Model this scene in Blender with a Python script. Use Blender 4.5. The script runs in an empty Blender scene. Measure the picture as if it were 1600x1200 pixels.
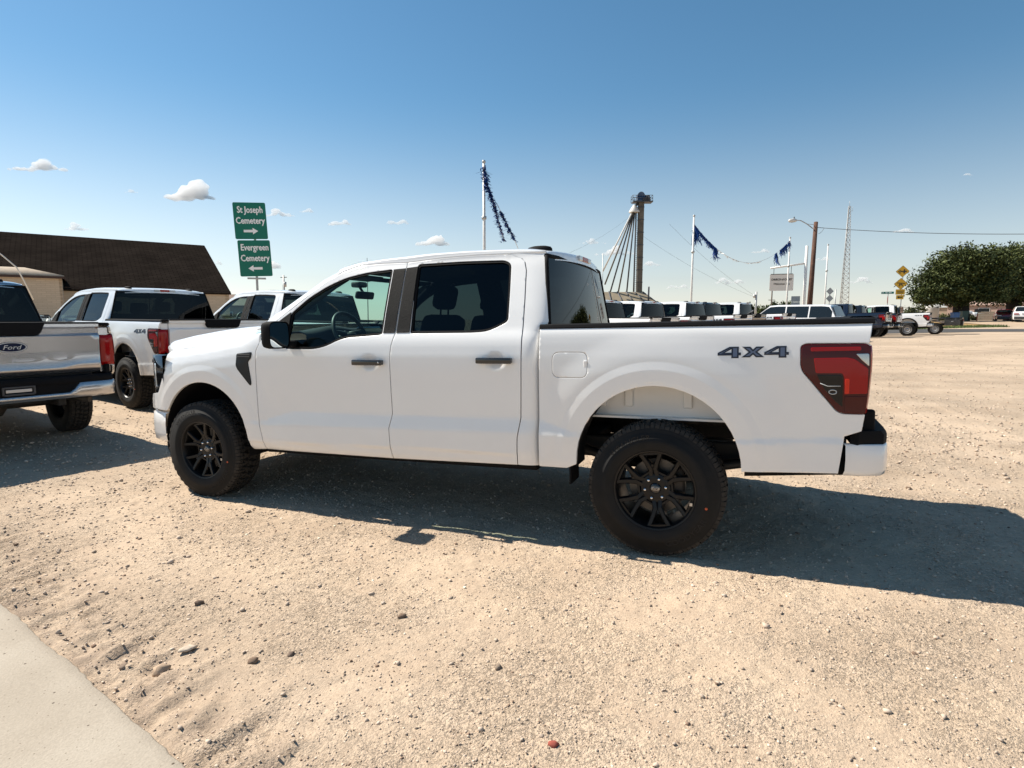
import bpy, bmesh, math, random
import numpy as np
from mathutils import Vector, Matrix
from mathutils.geometry import delaunay_2d_cdt

random.seed(7)
RNG = np.random.default_rng(7)
SC = bpy.context.scene
COL = SC.collection
PI = math.pi

# ------------------------------------------------------------------ camera, sky, sun, exposure
CAM = np.array([4.146, -4.374, 1.485])
YAW, PITCH, FPX = -0.383, -0.1113, 900.0 / 1600.0
cd = bpy.data.cameras.new("camera")
cam = bpy.data.objects.new("camera", cd)
COL.objects.link(cam)
cam.location = CAM
cam.rotation_euler = (PI / 2 + PITCH, 0, -YAW)
cd.sensor_fit = 'HORIZONTAL'
cd.sensor_width = 36.0
cd.lens = 36.0 * FPX
cd.clip_start = 0.05
cd.clip_end = 12000
SC.camera = cam

SUN_EL = math.radians(48.5)
SUN_AZ = math.radians(-3.0)         # light travels along +x, a little towards -y
w = bpy.data.worlds.new("World")
SC.world = w
w.use_nodes = True
wn = w.node_tree.nodes
wl = w.node_tree.links
bg = wn["Background"]
sky = wn.new("ShaderNodeTexSky")
sky.sky_type = 'NISHITA'
sky.sun_disc = False
sky.sun_elevation = SUN_EL
sky.sun_rotation = math.radians(270.0) - SUN_AZ
sky.altitude = 0
sky.air_density = 1.0
sky.dust_density = 0.15
sky.ozone_density = 1.6
bg.inputs["Strength"].default_value = 0.066
hs = wn.new("ShaderNodeHueSaturation"); hs.inputs["Hue"].default_value = .488
# the low sky is paler than the high sky
wtc = wn.new("ShaderNodeTexCoord"); wsx = wn.new("ShaderNodeSeparateXYZ"); wmr = wn.new("ShaderNodeMapRange"); wmr.interpolation_type = 'SMOOTHSTEP'
wmr.inputs[1].default_value = .0; wmr.inputs[2].default_value = .36; wmr.inputs[3].default_value = .50; wmr.inputs[4].default_value = 1.20
wl.new(wtc.outputs["Generated"], wsx.inputs[0]); wl.new(wsx.outputs["Z"], wmr.inputs[0]); wl.new(wmr.outputs[0], hs.inputs["Saturation"])
wl.new(sky.outputs[0], hs.inputs["Color"]); wl.new(hs.outputs[0], bg.inputs[0])

sd = bpy.data.lights.new("sun", 'SUN')
sd.energy = 4.4
sd.angle = math.radians(0.5)
sd.color = (1.0, 0.93, 0.82)
sun = bpy.data.objects.new("sun", sd)
COL.objects.link(sun)
ldir = Vector((math.cos(SUN_EL) * math.cos(SUN_AZ), math.cos(SUN_EL) * math.sin(SUN_AZ), -math.sin(SUN_EL)))
sun.rotation_euler = ldir.to_track_quat('-Z', 'Y').to_euler()
sun.location = (-20, 0, 30)

SC.view_settings.view_transform = 'Standard'
SC.view_settings.look = 'None'
SC.view_settings.gamma = 1.0
SC.view_settings.use_curve_mapping = False
SC.view_settings.exposure = 0.86
SC.render.engine = 'CYCLES'
SC.cycles.max_bounces = 24
SC.cycles.diffuse_bounces = 3
SC.cycles.glossy_bounces = 4
SC.cycles.transparent_max_bounces = 16
SC.cycles.volume_bounces = 24
SC.cycles.use_denoising = True
SC.cycles.use_adaptive_sampling = True
SC.cycles.caustics_reflective = False
SC.cycles.caustics_refractive = False

# camera maths, used to turn a picture direction and a distance into a real place
_f = np.array([math.sin(YAW) * math.cos(PITCH), math.cos(YAW) * math.cos(PITCH), math.sin(PITCH)])
_r = np.array([math.cos(YAW), -math.sin(YAW), 0.0])
_u = np.cross(_r, _f)
def ray(x, y):
    return _f + _r * (x - 800) / 900.0 + _u * (600 - y) / 900.0
def at(x, y, d):
    return CAM + ray(x, y) * d

# ------------------------------------------------------------------ ground height
def G(x, y):
    x = np.asarray(x, float); y = np.asarray(y, float)
    gx = np.interp(x, [-80, -15, -6, -3, -1.2, 0, 3.694, 8, 22, 60, 300], [.25, .14, .09, .045, .010, 0, .0713, .155, .42, .6, .9])
    gy = np.interp(y, [-30, 0, 8, 30, 42, 60, 66, 78, 300, 1200], [0, 0, .08, .31, .14, .08, .14, .82, .84, .75])
    sx_ = np.clip((x - 4.1) / 1.0, 0, 1) * np.clip((13 - x) / 5, 0, 1); dip = -.055 * sx_ * sx_ * (3 - 2 * sx_) * np.exp(-((y - 1.3) / .9) ** 2)
    return gx + gy + dip
def g(x, y):
    return float(G(x, y))

# ------------------------------------------------------------------ materials
MATS = {}
def nmat(name):
    m = bpy.data.materials.new(name)
    m.use_nodes = True
    nt = m.node_tree
    return m, nt.nodes, nt.links, nt.nodes["Principled BSDF"]
def mat(name, col, rough=.5, metal=0., coat=0., spec=.5, noise=0., nscale=20., bump=0., bscale=80., emis=None):
    if name in MATS: return MATS[name]
    m, n, l, b = nmat(name)
    b.inputs["Base Color"].default_value = (*col, 1)
    b.inputs["Roughness"].default_value = rough
    b.inputs["Metallic"].default_value = metal
    b.inputs["Coat Weight"].default_value = coat
    b.inputs["Coat Roughness"].default_value = .03
    b.inputs["Specular IOR Level"].default_value = spec
    if noise or bump:
        tc = n.new("ShaderNodeTexCoord")
    if noise:
        t = n.new("ShaderNodeTexNoise"); t.inputs["Scale"].default_value = nscale; t.inputs["Detail"].default_value = 6
        l.new(tc.outputs["Object"], t.inputs["Vector"])
        r = n.new("ShaderNodeValToRGB")
        r.color_ramp.elements[0].position = .3; r.color_ramp.elements[1].position = .7
        r.color_ramp.elements[0].color = (*[c * (1 - noise) for c in col], 1)
        r.color_ramp.elements[1].color = (*[min(1, c * (1 + noise)) for c in col], 1)
        l.new(t.outputs["Fac"], r.inputs[0]); l.new(r.outputs[0], b.inputs["Base Color"])
    if bump:
        t2 = n.new("ShaderNodeTexNoise"); t2.inputs["Scale"].default_value = bscale; t2.inputs["Detail"].default_value = 4
        l.new(tc.outputs["Object"], t2.inputs["Vector"])
        bp = n.new("ShaderNodeBump"); bp.inputs["Strength"].default_value = bump; bp.inputs["Distance"].default_value = .01
        l.new(t2.outputs["Fac"], bp.inputs["Height"]); l.new(bp.outputs[0], b.inputs["Normal"])
    MATS[name] = m
    return m
def paint(name, col, metal=0., rough=.32, dust=1.):
    if name in MATS: return MATS[name]
    m, n, l, b = nmat(name)
    b.inputs["Metallic"].default_value = metal
    b.inputs["Roughness"].default_value = rough
    b.inputs["Coat Weight"].default_value = 1.0
    b.inputs["Coat Roughness"].default_value = .025
    tc = n.new("ShaderNodeTexCoord")
    # light road dust, thicker low on the body
    t = n.new("ShaderNodeTexNoise"); t.inputs["Scale"].default_value = 3.5; t.inputs["Detail"].default_value = 9; t.inputs["Roughness"].default_value = .7
    l.new(tc.outputs["Object"], t.inputs["Vector"])
    sx = n.new("ShaderNodeSeparateXYZ"); l.new(tc.outputs["Object"], sx.inputs[0])
    mr = n.new("ShaderNodeMapRange"); mr.inputs[1].default_value = 1.15; mr.inputs[2].default_value = .45; mr.inputs[3].default_value = 0.02 * dust; mr.inputs[4].default_value = .30 * dust
    l.new(sx.outputs["Z"], mr.inputs[0])
    mu = n.new("ShaderNodeMath"); mu.operation = 'MULTIPLY'; l.new(t.outputs["Fac"], mu.inputs[0]); l.new(mr.outputs[0], mu.inputs[1])
    # small specks of dried mud
    v = n.new("ShaderNodeTexVoronoi"); v.inputs["Scale"].default_value = 60
    l.new(tc.outputs["Object"], v.inputs["Vector"])
    lt = n.new("ShaderNodeMath"); lt.operation = 'LESS_THAN'; lt.inputs[1].default_value = .07
    l.new(v.outputs["Distance"], lt.inputs[0])
    t3 = n.new("ShaderNodeTexNoise"); t3.inputs["Scale"].default_value = 2.2; t3.inputs["Detail"].default_value = 3
    l.new(tc.outputs["Object"], t3.inputs["Vector"])
    gt = n.new("ShaderNodeMath"); gt.operation = 'GREATER_THAN'; gt.inputs[1].default_value = .585; l.new(t3.outputs["Fac"], gt.inputs[0])
    m2 = n.new("ShaderNodeMath"); m2.operation = 'MULTIPLY'; l.new(lt.outputs[0], m2.inputs[0]); l.new(gt.outputs[0], m2.inputs[1])
    m3 = n.new("ShaderNodeMath"); m3.operation = 'MULTIPLY'; m3.inputs[1].default_value = .5 * dust; l.new(m2.outputs[0], m3.inputs[0])
    ad = n.new("ShaderNodeMath"); ad.operation = 'ADD'; ad.use_clamp = True; l.new(mu.outputs[0], ad.inputs[0]); l.new(m3.outputs[0], ad.inputs[1])
    mx = n.new("ShaderNodeMix"); mx.data_type = 'RGBA'
    mx.inputs["A"].default_value = (*col, 1); mx.inputs["B"].default_value = (.42, .33, .25, 1)
    l.new(ad.outputs[0], mx.inputs["Factor"]); l.new(mx.outputs["Result"], b.inputs["Base Color"])
    MATS[name] = m
    return m
def glass(name, tint, refl=1.0):
    if name in MATS: return MATS[name]
    m = bpy.data.materials.new(name); m.use_nodes = True
    n, l = m.node_tree.nodes, m.node_tree.links
    n.clear()
    o = n.new("ShaderNodeOutputMaterial")
    tr = n.new("ShaderNodeBsdfTransparent"); tr.inputs[0].default_value = (*tint, 1)
    gl = n.new("ShaderNodeBsdfGlossy"); gl.inputs["Roughness"].default_value = .01
    lw = n.new("ShaderNodeLayerWeight"); pw = n.new("ShaderNodeMath"); pw.operation = 'POWER'; pw.inputs[1].default_value = 5.2; l.new(lw.outputs["Facing"], pw.inputs[0])
    lw.inputs["Blend"].default_value = .5
    fr = n.new("ShaderNodeMapRange"); fr.inputs[3].default_value = .026; fr.inputs[4].default_value = 1.0; l.new(pw.outputs[0], fr.inputs[0])
    mx = n.new("ShaderNodeMixShader")
    l.new(fr.outputs[0], mx.inputs[0]); l.new(tr.outputs[0], mx.inputs[1]); l.new(gl.outputs[0], mx.inputs[2])
    l.new(mx.outputs[0], o.inputs[0])
    MATS[name] = m
    return m

WHITE = paint("white_paint", (.86, .86, .85), dust=.65)
SILVER = paint("silver_paint", (.50, .50, .51), metal=.9, rough=.24, dust=.5)
BLACKP = paint("black_paint", (.006, .0065, .008), rough=.2, dust=.05)
NAVYP = paint("navy_paint", (.006, .009, .022), rough=.2, dust=.05)
REDP = paint("red_paint", (.22, .010, .018), dust=.3)
PLASTIC = mat("black_plastic", (.008, .008, .009), .75, spec=.12, bump=.06, bscale=900)
GLOSSBLK = mat("gloss_black", (.010, .010, .011), .16, coat=.6)
APPLIQ = mat("textured_black", (.010, .010, .010), .72, spec=.14, bump=.35, bscale=160, noise=.6, nscale=260)
RUBBER = mat("tyre_rubber", (.0085, .0083, .0082), .75, spec=.3, noise=.3, nscale=12)
LETTER = mat("tyre_letter", (.022, .020, .018), .8, spec=.3)
TREAD = mat("tread_rubber", (.034, .030, .026), .85, spec=.3, noise=.35, nscale=30)
RIMBLK = mat("rim_black", (.0065, .0065, .007), .36, spec=.3)
DISC = mat("brake_steel", (.10, .095, .09), .4, metal=.8)
STEEL = mat("steel", (.45, .45, .46), .35, metal=1.)
WHEELS = mat("wheel_steel", (.36, .36, .36), .5, metal=.6)
CHROME = mat("chrome", (.75, .75, .76), .09, metal=1.)
DARKMETAL = mat("chassis_black", (.008, .0075, .007), .6, noise=.4, nscale=8)
RUSTY = mat("axle_metal", (.06, .05, .042), .6, metal=.3, noise=.4, nscale=14)
CABIN = mat("cabin_trim", (.020, .021, .023), .7)
CLOTH = mat("seat_cloth", (.022, .022, .024), .9)
RED_D = mat("lamp_red_dark", (.062, .0035, .004), .10, spec=.35)
RED_B = mat("lamp_red", (.31, .005, .006), .10, spec=.35)
RED_O = mat("lamp_red_orange", (.65, .03, .012), .1, spec=.35)
LAMP_CLR = mat("lamp_smoked", (.007, .0075, .0085), .08, spec=.35)
LAMP_WHT = mat("lamp_clear", (.45, .46, .46), .06, coat=1.)
REFLECT = mat("lamp_reflector", (.55, .53, .5), .12, metal=.9)
GLASS_F = glass("green_tint_glass", (.62, .82, .77))
GLASS_R = glass("privacy_glass", (.042, .055, .06))
GLASS_S = glass("windshield_glass", (.68, .84, .80))
MIRRORG = mat("mirror_glass", (.8, .85, .85), .02, metal=1.)
DECAL_N = mat("decal_navy", (.008, .011, .026), .35)
DECAL_S = mat("decal_silver", (.11, .135, .20), .3, metal=.3)
EMB_BLUE = mat("emblem_navy", (.006, .012, .040), .25, spec=.25)
SCRIPT = mat("emblem_script", (.62, .62, .62), .4)
ORANGE = mat("paint_dot_orange", (.55, .10, .03), .6)
GREY_P = mat("grey_plastic", (.05, .05, .053), .5)
VENTBLK = mat("vent_black", (.008, .008, .009), .4, spec=.3)

# ------------------------------------------------------------------ mesh helpers
class MB:
    def __init__(s): s.v = []; s.f = []; s.m = []; s.s = []; s.mi = 0; s.sm = False
    def add(s, vs, fs, smooth=None):
        o = len(s.v); s.v += [tuple(map(float, p)) for p in vs]
        for q in fs:
            s.f.append(tuple(o + i for i in q)); s.m.append(s.mi); s.s.append(s.sm if smooth is None else smooth)
        return s
    def box(s, c, d, R=None, bev=0.):
        hx, hy, hz = d[0] / 2, d[1] / 2, d[2] / 2
        if bev <= 0:
            P = [(i * hx, j * hy, k * hz) for i in (-1, 1) for j in (-1, 1) for k in (-1, 1)]
            Fc = [(0, 1, 3, 2), (4, 6, 7, 5), (0, 4, 5, 1), (2, 3, 7, 6), (0, 2, 6, 4), (1, 5, 7, 3)]
        else:
            b = min(bev, hx * .9, hy * .9, hz * .9); bm = bmesh.new()
            bmesh.ops.create_cube(bm, size=1)
            for vv in bm.verts: vv.co = (vv.co.x * d[0], vv.co.y * d[1], vv.co.z * d[2])
            bmesh.ops.bevel(bm, geom=bm.edges[:], offset=b, segments=2, affect='EDGES', profile=.5)
            bm.verts.index_update()
            P = [tuple(vv.co) for vv in bm.verts]; Fc = [tuple(vv.index for vv in ff.verts) for ff in bm.faces]; bm.free()
        P = [Vector(p) for p in P]
        if R is not None: P = [R @ p for p in P]
        return s.add([p + Vector(c) for p in P], Fc)
    def tube(s, pts, r, n=8, cap=True, smooth=True):
        pts = [Vector(p) for p in pts]; rr = r if isinstance(r, (list, tuple)) else [r] * len(pts)
        vs = []; fs = []; prev = None
        for i, p in enumerate(pts):
            t = (pts[min(i + 1, len(pts) - 1)] - pts[max(i - 1, 0)]).normalized()
            if prev is None:
                a = Vector((0, 0, 1)) if abs(t.z) < .9 else Vector((1, 0, 0))
                nx = t.cross(a).normalized()
            else:
                nx = (prev - t * prev.dot(t)).normalized()
            prev = nx; ny = t.cross(nx)
            for k in range(n):
                a = 2 * PI * k / n; vs.append(p + (nx * math.cos(a) + ny * math.sin(a)) * rr[i])
        for i in range(len(pts) - 1):
            for k in range(n):
                k2 = (k + 1) % n; fs.append((i * n + k, i * n + k2, (i + 1) * n + k2, (i + 1) * n + k))
        s.add(vs, fs, smooth)
        if cap:
            s.add(vs[:n], [tuple(range(n - 1, -1, -1))], False); s.add(vs[-n:], [tuple(range(n))], False)
        return s
    def lathe(s, prof, n=32, axis='y', c=(0, 0, 0), smooth=True, close=False):
        """prof: list of (radius, axial)"""
        vs = []; fs = []; m = len(prof)
        for k in range(n):
            a = 2 * PI * k / n; ca, sa = math.cos(a), math.sin(a)
            for r, h in prof:
                p = (r * ca, h, r * sa) if axis == 'y' else ((r * ca, r * sa, h) if axis == 'z' else (h, r * ca, r * sa))
                vs.append((p[0] + c[0], p[1] + c[1], p[2] + c[2]))
        for k in range(n):
            k2 = (k + 1) % n
            for i in range(m - 1 if not close else m):
                i2 = (i + 1) % m
                fs.append((k * m + i, k2 * m + i, k2 * m + i2, k * m + i2))
        return s.add(vs, fs, smooth)
    def grid(s, P, smooth=True, flip=False, closeu=False):
        P = np.asarray(P, float); nu, nv = P.shape[:2]; fs = []
        for i in range(nu - (0 if closeu else 1)):
            i2 = (i + 1) % nu
            for j in range(nv - 1):
                q = (i * nv + j, i2 * nv + j, i2 * nv + j + 1, i * nv + j + 1)
                fs.append(q[::-1] if flip else q)
        return s.add(P.reshape(-1, 3), fs, smooth)
    def prism(s, poly, fn0, fn1, smooth=False):
        """poly: 2D ring; fn0/fn1 map a 2D point to the two 3D caps"""
        n = len(poly); a = [fn0(*p) for p in poly]; b = [fn1(*p) for p in poly]
        tri = ear(poly)
        s.add(a, [t[::-1] for t in tri], smooth); s.add(b, tri, smooth)
        s.add(a + b, [(i, (i + 1) % n, n + (i + 1) % n, n + i) for i in range(n)], smooth)
        return s
    def mesh(s, name, mats):
        me = bpy.data.meshes.new(name)
        me.from_pydata(s.v, [], s.f); me.update()
        for q in (mats if isinstance(mats, (list, tuple)) else [mats]): me.materials.append(q)
        me.polygons.foreach_set("material_index", s.m); me.polygons.foreach_set("use_smooth", s.s)
        return me
    def build(s, name, mats, parent=None, fix=True, loc=None, auto=None):
        me = s.mesh(name, mats)
        if fix:
            bm = bmesh.new(); bm.from_mesh(me)
            bmesh.ops.remove_doubles(bm, verts=bm.verts, dist=1e-5)
            bmesh.ops.recalc_face_normals(bm, faces=bm.faces); bm.to_mesh(me); bm.free()
        if auto: me.set_sharp_from_angle(angle=math.radians(auto))
        return link(name, me, parent, loc)
def ear(poly):
    n = len(poly)
    v, e, f, *_ = delaunay_2d_cdt([Vector(p) for p in poly], [(i, (i + 1) % n) for i in range(n)], [], 1, 1e-7)
    if len(v) != n:
        return [tuple(range(n))]
    return [tuple(t) for t in f]
def link(name, me, parent=None, loc=None):
    o = bpy.data.objects.new(name, me); COL.objects.link(o)
    if parent is not None: o.parent = parent
    if loc is not None: o.location = loc
    return o
def tag(o, label=None, cat=None, group=None, kind=None):
    if label: o["label"] = label
    if cat: o["category"] = cat
    if group: o["group"] = group
    if kind: o["kind"] = kind
    return o
def thing(name, label, cat, loc=(0, 0, 0), rz=0., group=None):
    o = bpy.data.objects.new(name, None); COL.objects.link(o); o.empty_display_size = .3
    o.location = loc; o.rotation_euler = (0, 0, rz)
    return tag(o, label, cat, group)
def struct(name, mb, m, fix=True, kind='structure'):
    return tag(mb.build(name, m, fix=fix), kind=kind)
CHILD = {}
def copy_tree(o, parent=None, depth=0):
    c = o.copy(); COL.objects.link(c); c.parent = parent
    for ch in list(o.children): copy_tree(ch, c)
    return c
def repaint(o, old, new):
    for sl in o.material_slots:
        if sl.material == old:
            sl.link = 'OBJECT'; sl.material = new
    for ch in o.children: repaint(ch, old, new)
def text_geo(txt, size=1., shear=0., ext=0., align='CENTER', res=2):
    cu = bpy.data.curves.new("t", 'FONT'); cu.body = txt; cu.size = size; cu.shear = shear
    cu.align_x = align; cu.align_y = 'CENTER'; cu.extrude = ext; cu.resolution_u = res
    o = bpy.data.objects.new("t", cu); COL.objects.link(o)
    me = bpy.data.meshes.new_from_object(o.evaluated_get(bpy.context.evaluated_depsgraph_get()))
    V = [tuple(v.co) for v in me.vertices]; Fc = [tuple(p.vertices) for p in me.polygons]
    bpy.data.objects.remove(o); bpy.data.curves.remove(cu); bpy.data.meshes.remove(me)
    return V, Fc
def in_poly(pts, poly):
    x, y = pts[:, 0], pts[:, 1]; P = np.asarray(poly); ins = np.zeros(len(pts), bool); n = len(P); j = n - 1
    for i in range(n):
        xi, yi, xj, yj = P[i, 0], P[i, 1], P[j, 0], P[j, 1]
        c = ((yi > y) != (yj > y)) & (x < (xj - xi) * (y - yi) / (yj - yi + 1e-15) + xi); ins ^= c; j = i
    return ins
def dense(poly, d, closed=True):
    out = []; n = len(poly)
    for i in range(n if closed else n - 1):
        a = np.array(poly[i], float); b = np.array(poly[(i + 1) % n], float); k = max(1, int(np.ceil(np.linalg.norm(b - a) / d)))
        for t in range(k): out.append(tuple(a + (b - a) * t / k))
    if not closed: out.append(tuple(map(float, poly[-1])))
    return out
def chaikin(poly, it=2, closed=True):
    for _ in range(it):
        q = []; n = len(poly)
        if not closed: q.append(poly[0])
        for i in range(n if closed else n - 1):
            a = np.array(poly[i], float); b = np.array(poly[(i + 1) % n], float)
            q += [tuple(a * .75 + b * .25), tuple(a * .25 + b * .75)]
        if not closed: q.append(poly[-1])
        poly = q
    return poly
def rounded(poly, r, n=4):
    """round every corner of a ring by radius-ish r"""
    out = []; m = len(poly); rs = r if isinstance(r, (list, tuple)) else [r] * m
    for i in range(m):
        p = np.array(poly[i], float); a = np.array(poly[i - 1], float) - p; b = np.array(poly[(i + 1) % m], float) - p
        la, lb = np.linalg.norm(a), np.linalg.norm(b); k = min(rs[i], la * .45, lb * .45)
        if k < 1e-4: out.append(tuple(p)); continue
        p0 = p + a / la * k; p1 = p + b / lb * k
        for j in range(n + 1):
            t = j / n; out.append(tuple((1 - t) ** 2 * p0 + 2 * t * (1 - t) * p + t * t * p1))
    return out
def offset_poly(poly, d):
    """move a ring inwards by d (positive = smaller)"""
    P = np.asarray(poly, float); n = len(P)
    area = .5 * np.sum(P[:, 0] * np.roll(P[:, 1], -1) - np.roll(P[:, 0], -1) * P[:, 1]); sg = 1 if area > 0 else -1
    out = []
    for i in range(n):
        e0 = P[i] - P[i - 1]; e1 = P[(i + 1) % n] - P[i]
        n0 = np.array([-e0[1], e0[0]]) / (np.linalg.norm(e0) + 1e-9) * sg; n1 = np.array([-e1[1], e1[0]]) / (np.linalg.norm(e1) + 1e-9) * sg
        b = n0 + n1; b /= max(np.linalg.norm(b), 1e-6); k = d / max(.4, float(b @ n0)); out.append(tuple(P[i] + b * k))
    return out
# ------------------------------------------------------------------ pickup body surface
def ss(a, b, x):
    t = np.clip((x - a) / (b - a), 0, 1); return t * t * (3 - 2 * t)
BZ = np.array([.40,.44,.47,.50,.545,.62,.785,.95,1.10,1.20,1.27,1.31,1.345,1.37,1.50,1.65,1.80,1.86])
BY = np.array([.88,.925,.948,.960,.966,.966,.966,.969,.970,.966,.955,.943,.926,.912,.865,.805,.742,.712])
DZ = np.array([.40,.44,.47,.50,.545,.62,.785,.95,1.10,1.20,1.28,1.33,1.36,1.385,1.41])
DY = np.array([.88,.925,.948,.960,.966,.966,.966,.968,.967,.962,.953,.944,.934,.915,.88])
def smi(z, Z, Y, w=.014):
    return sum(np.interp(z + d * w, Z, Y) for d in (-1, -.5, 0, .5, 1)) / 5
ZT = ([.30,.49,.68,.875,1.0,1.88,2.85,2.99,3.20,3.23,4.13,4.67,4.9],[.675,.677,.686,.742,.772,.78,.802,.796,.732,.731,.742,.78,.79])
ZB = ([.30,.49,.71,1.89,2.855,3.23,4.148,4.67,4.9],[.65,.65,.655,.685,.704,.703,.715,.747,.75])
FC = (.045, .50, .475); RC = (3.695, .555, .476)
ZCX = ([-.75,-.6,-.4,0,.4,.65], [1.15,1.19,1.225,1.262,1.315,1.36])
def zc_of(x): return np.interp(x, *ZCX)
def arch_d(x, z, c):
    dx = x - c[0]; dz = np.maximum(z - c[1], 0); return np.sqrt(dx * dx + dz * dz) - c[2]
def ysurf(x, z):
    x = np.asarray(x, float); z = np.asarray(z, float)
    zt = np.interp(x, *ZT); zb = np.interp(x, *ZB)
    y = np.where(x > 2.968, smi(z, DZ, DY), smi(z, BZ, BY))
    q = z - zc_of(x)
    yf = smi(q, np.array([-1,-.30,-.20,-.12,-.06,-.02,0,.012,.03]), np.array([.966,.966,.966,.957,.938,.912,.885,.85,.80]), .01)
    yf = np.minimum(yf, smi(np.minimum(z, 1.1), BZ, BY))
    wt = ss(.40, .66, x); y = np.where(x < .66, y * wt + yf * (1 - wt), y)
    s = .026 * np.clip((zt - zb) / .095, .2, 1.)
    t = (z - zb) / (zt - zb)
    t = sum(np.clip(t + d * .08, 0, 1) for d in (-1, -.5, 0, .5, 1)) / 5
    y = y + .72 * s * (1 - t)
    zl = np.interp(x, [.7, 1.89, 2.84], [.512, .55, .566])
    y = y - .007 * (1 - ss(zl - .012, zl + .006, z)) * (x < 2.97)
    for c in (FC, RC):
        d = arch_d(x, z, c); zw = ss(.50, .74, z)
        broad = ss(.34, .14, d); ledge = np.clip((.140 - d) / .048, 0, 1); lip = ss(.03, .0, d)
        y = y + zw * (.012 * broad + .0058 * ledge) + (1 - zw) * .008 * ss(.2, .06, d) - .004 * lip
    for hx, hz in ((1.70, 1.150), (2.68, 1.170)):
        y = y - .016 * np.exp(-(((x - hx) / .055) ** 2 + ((z - hz) / .042) ** 2) ** 2)
    y = y - np.interp(x, [-.95,-.86,-.78,-.70,-.58,-.5,-.42,-.3,-.1,.2], [.40,.255,.17,.105,.048,.028,.017,.008,.002,0])
    return y

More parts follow.
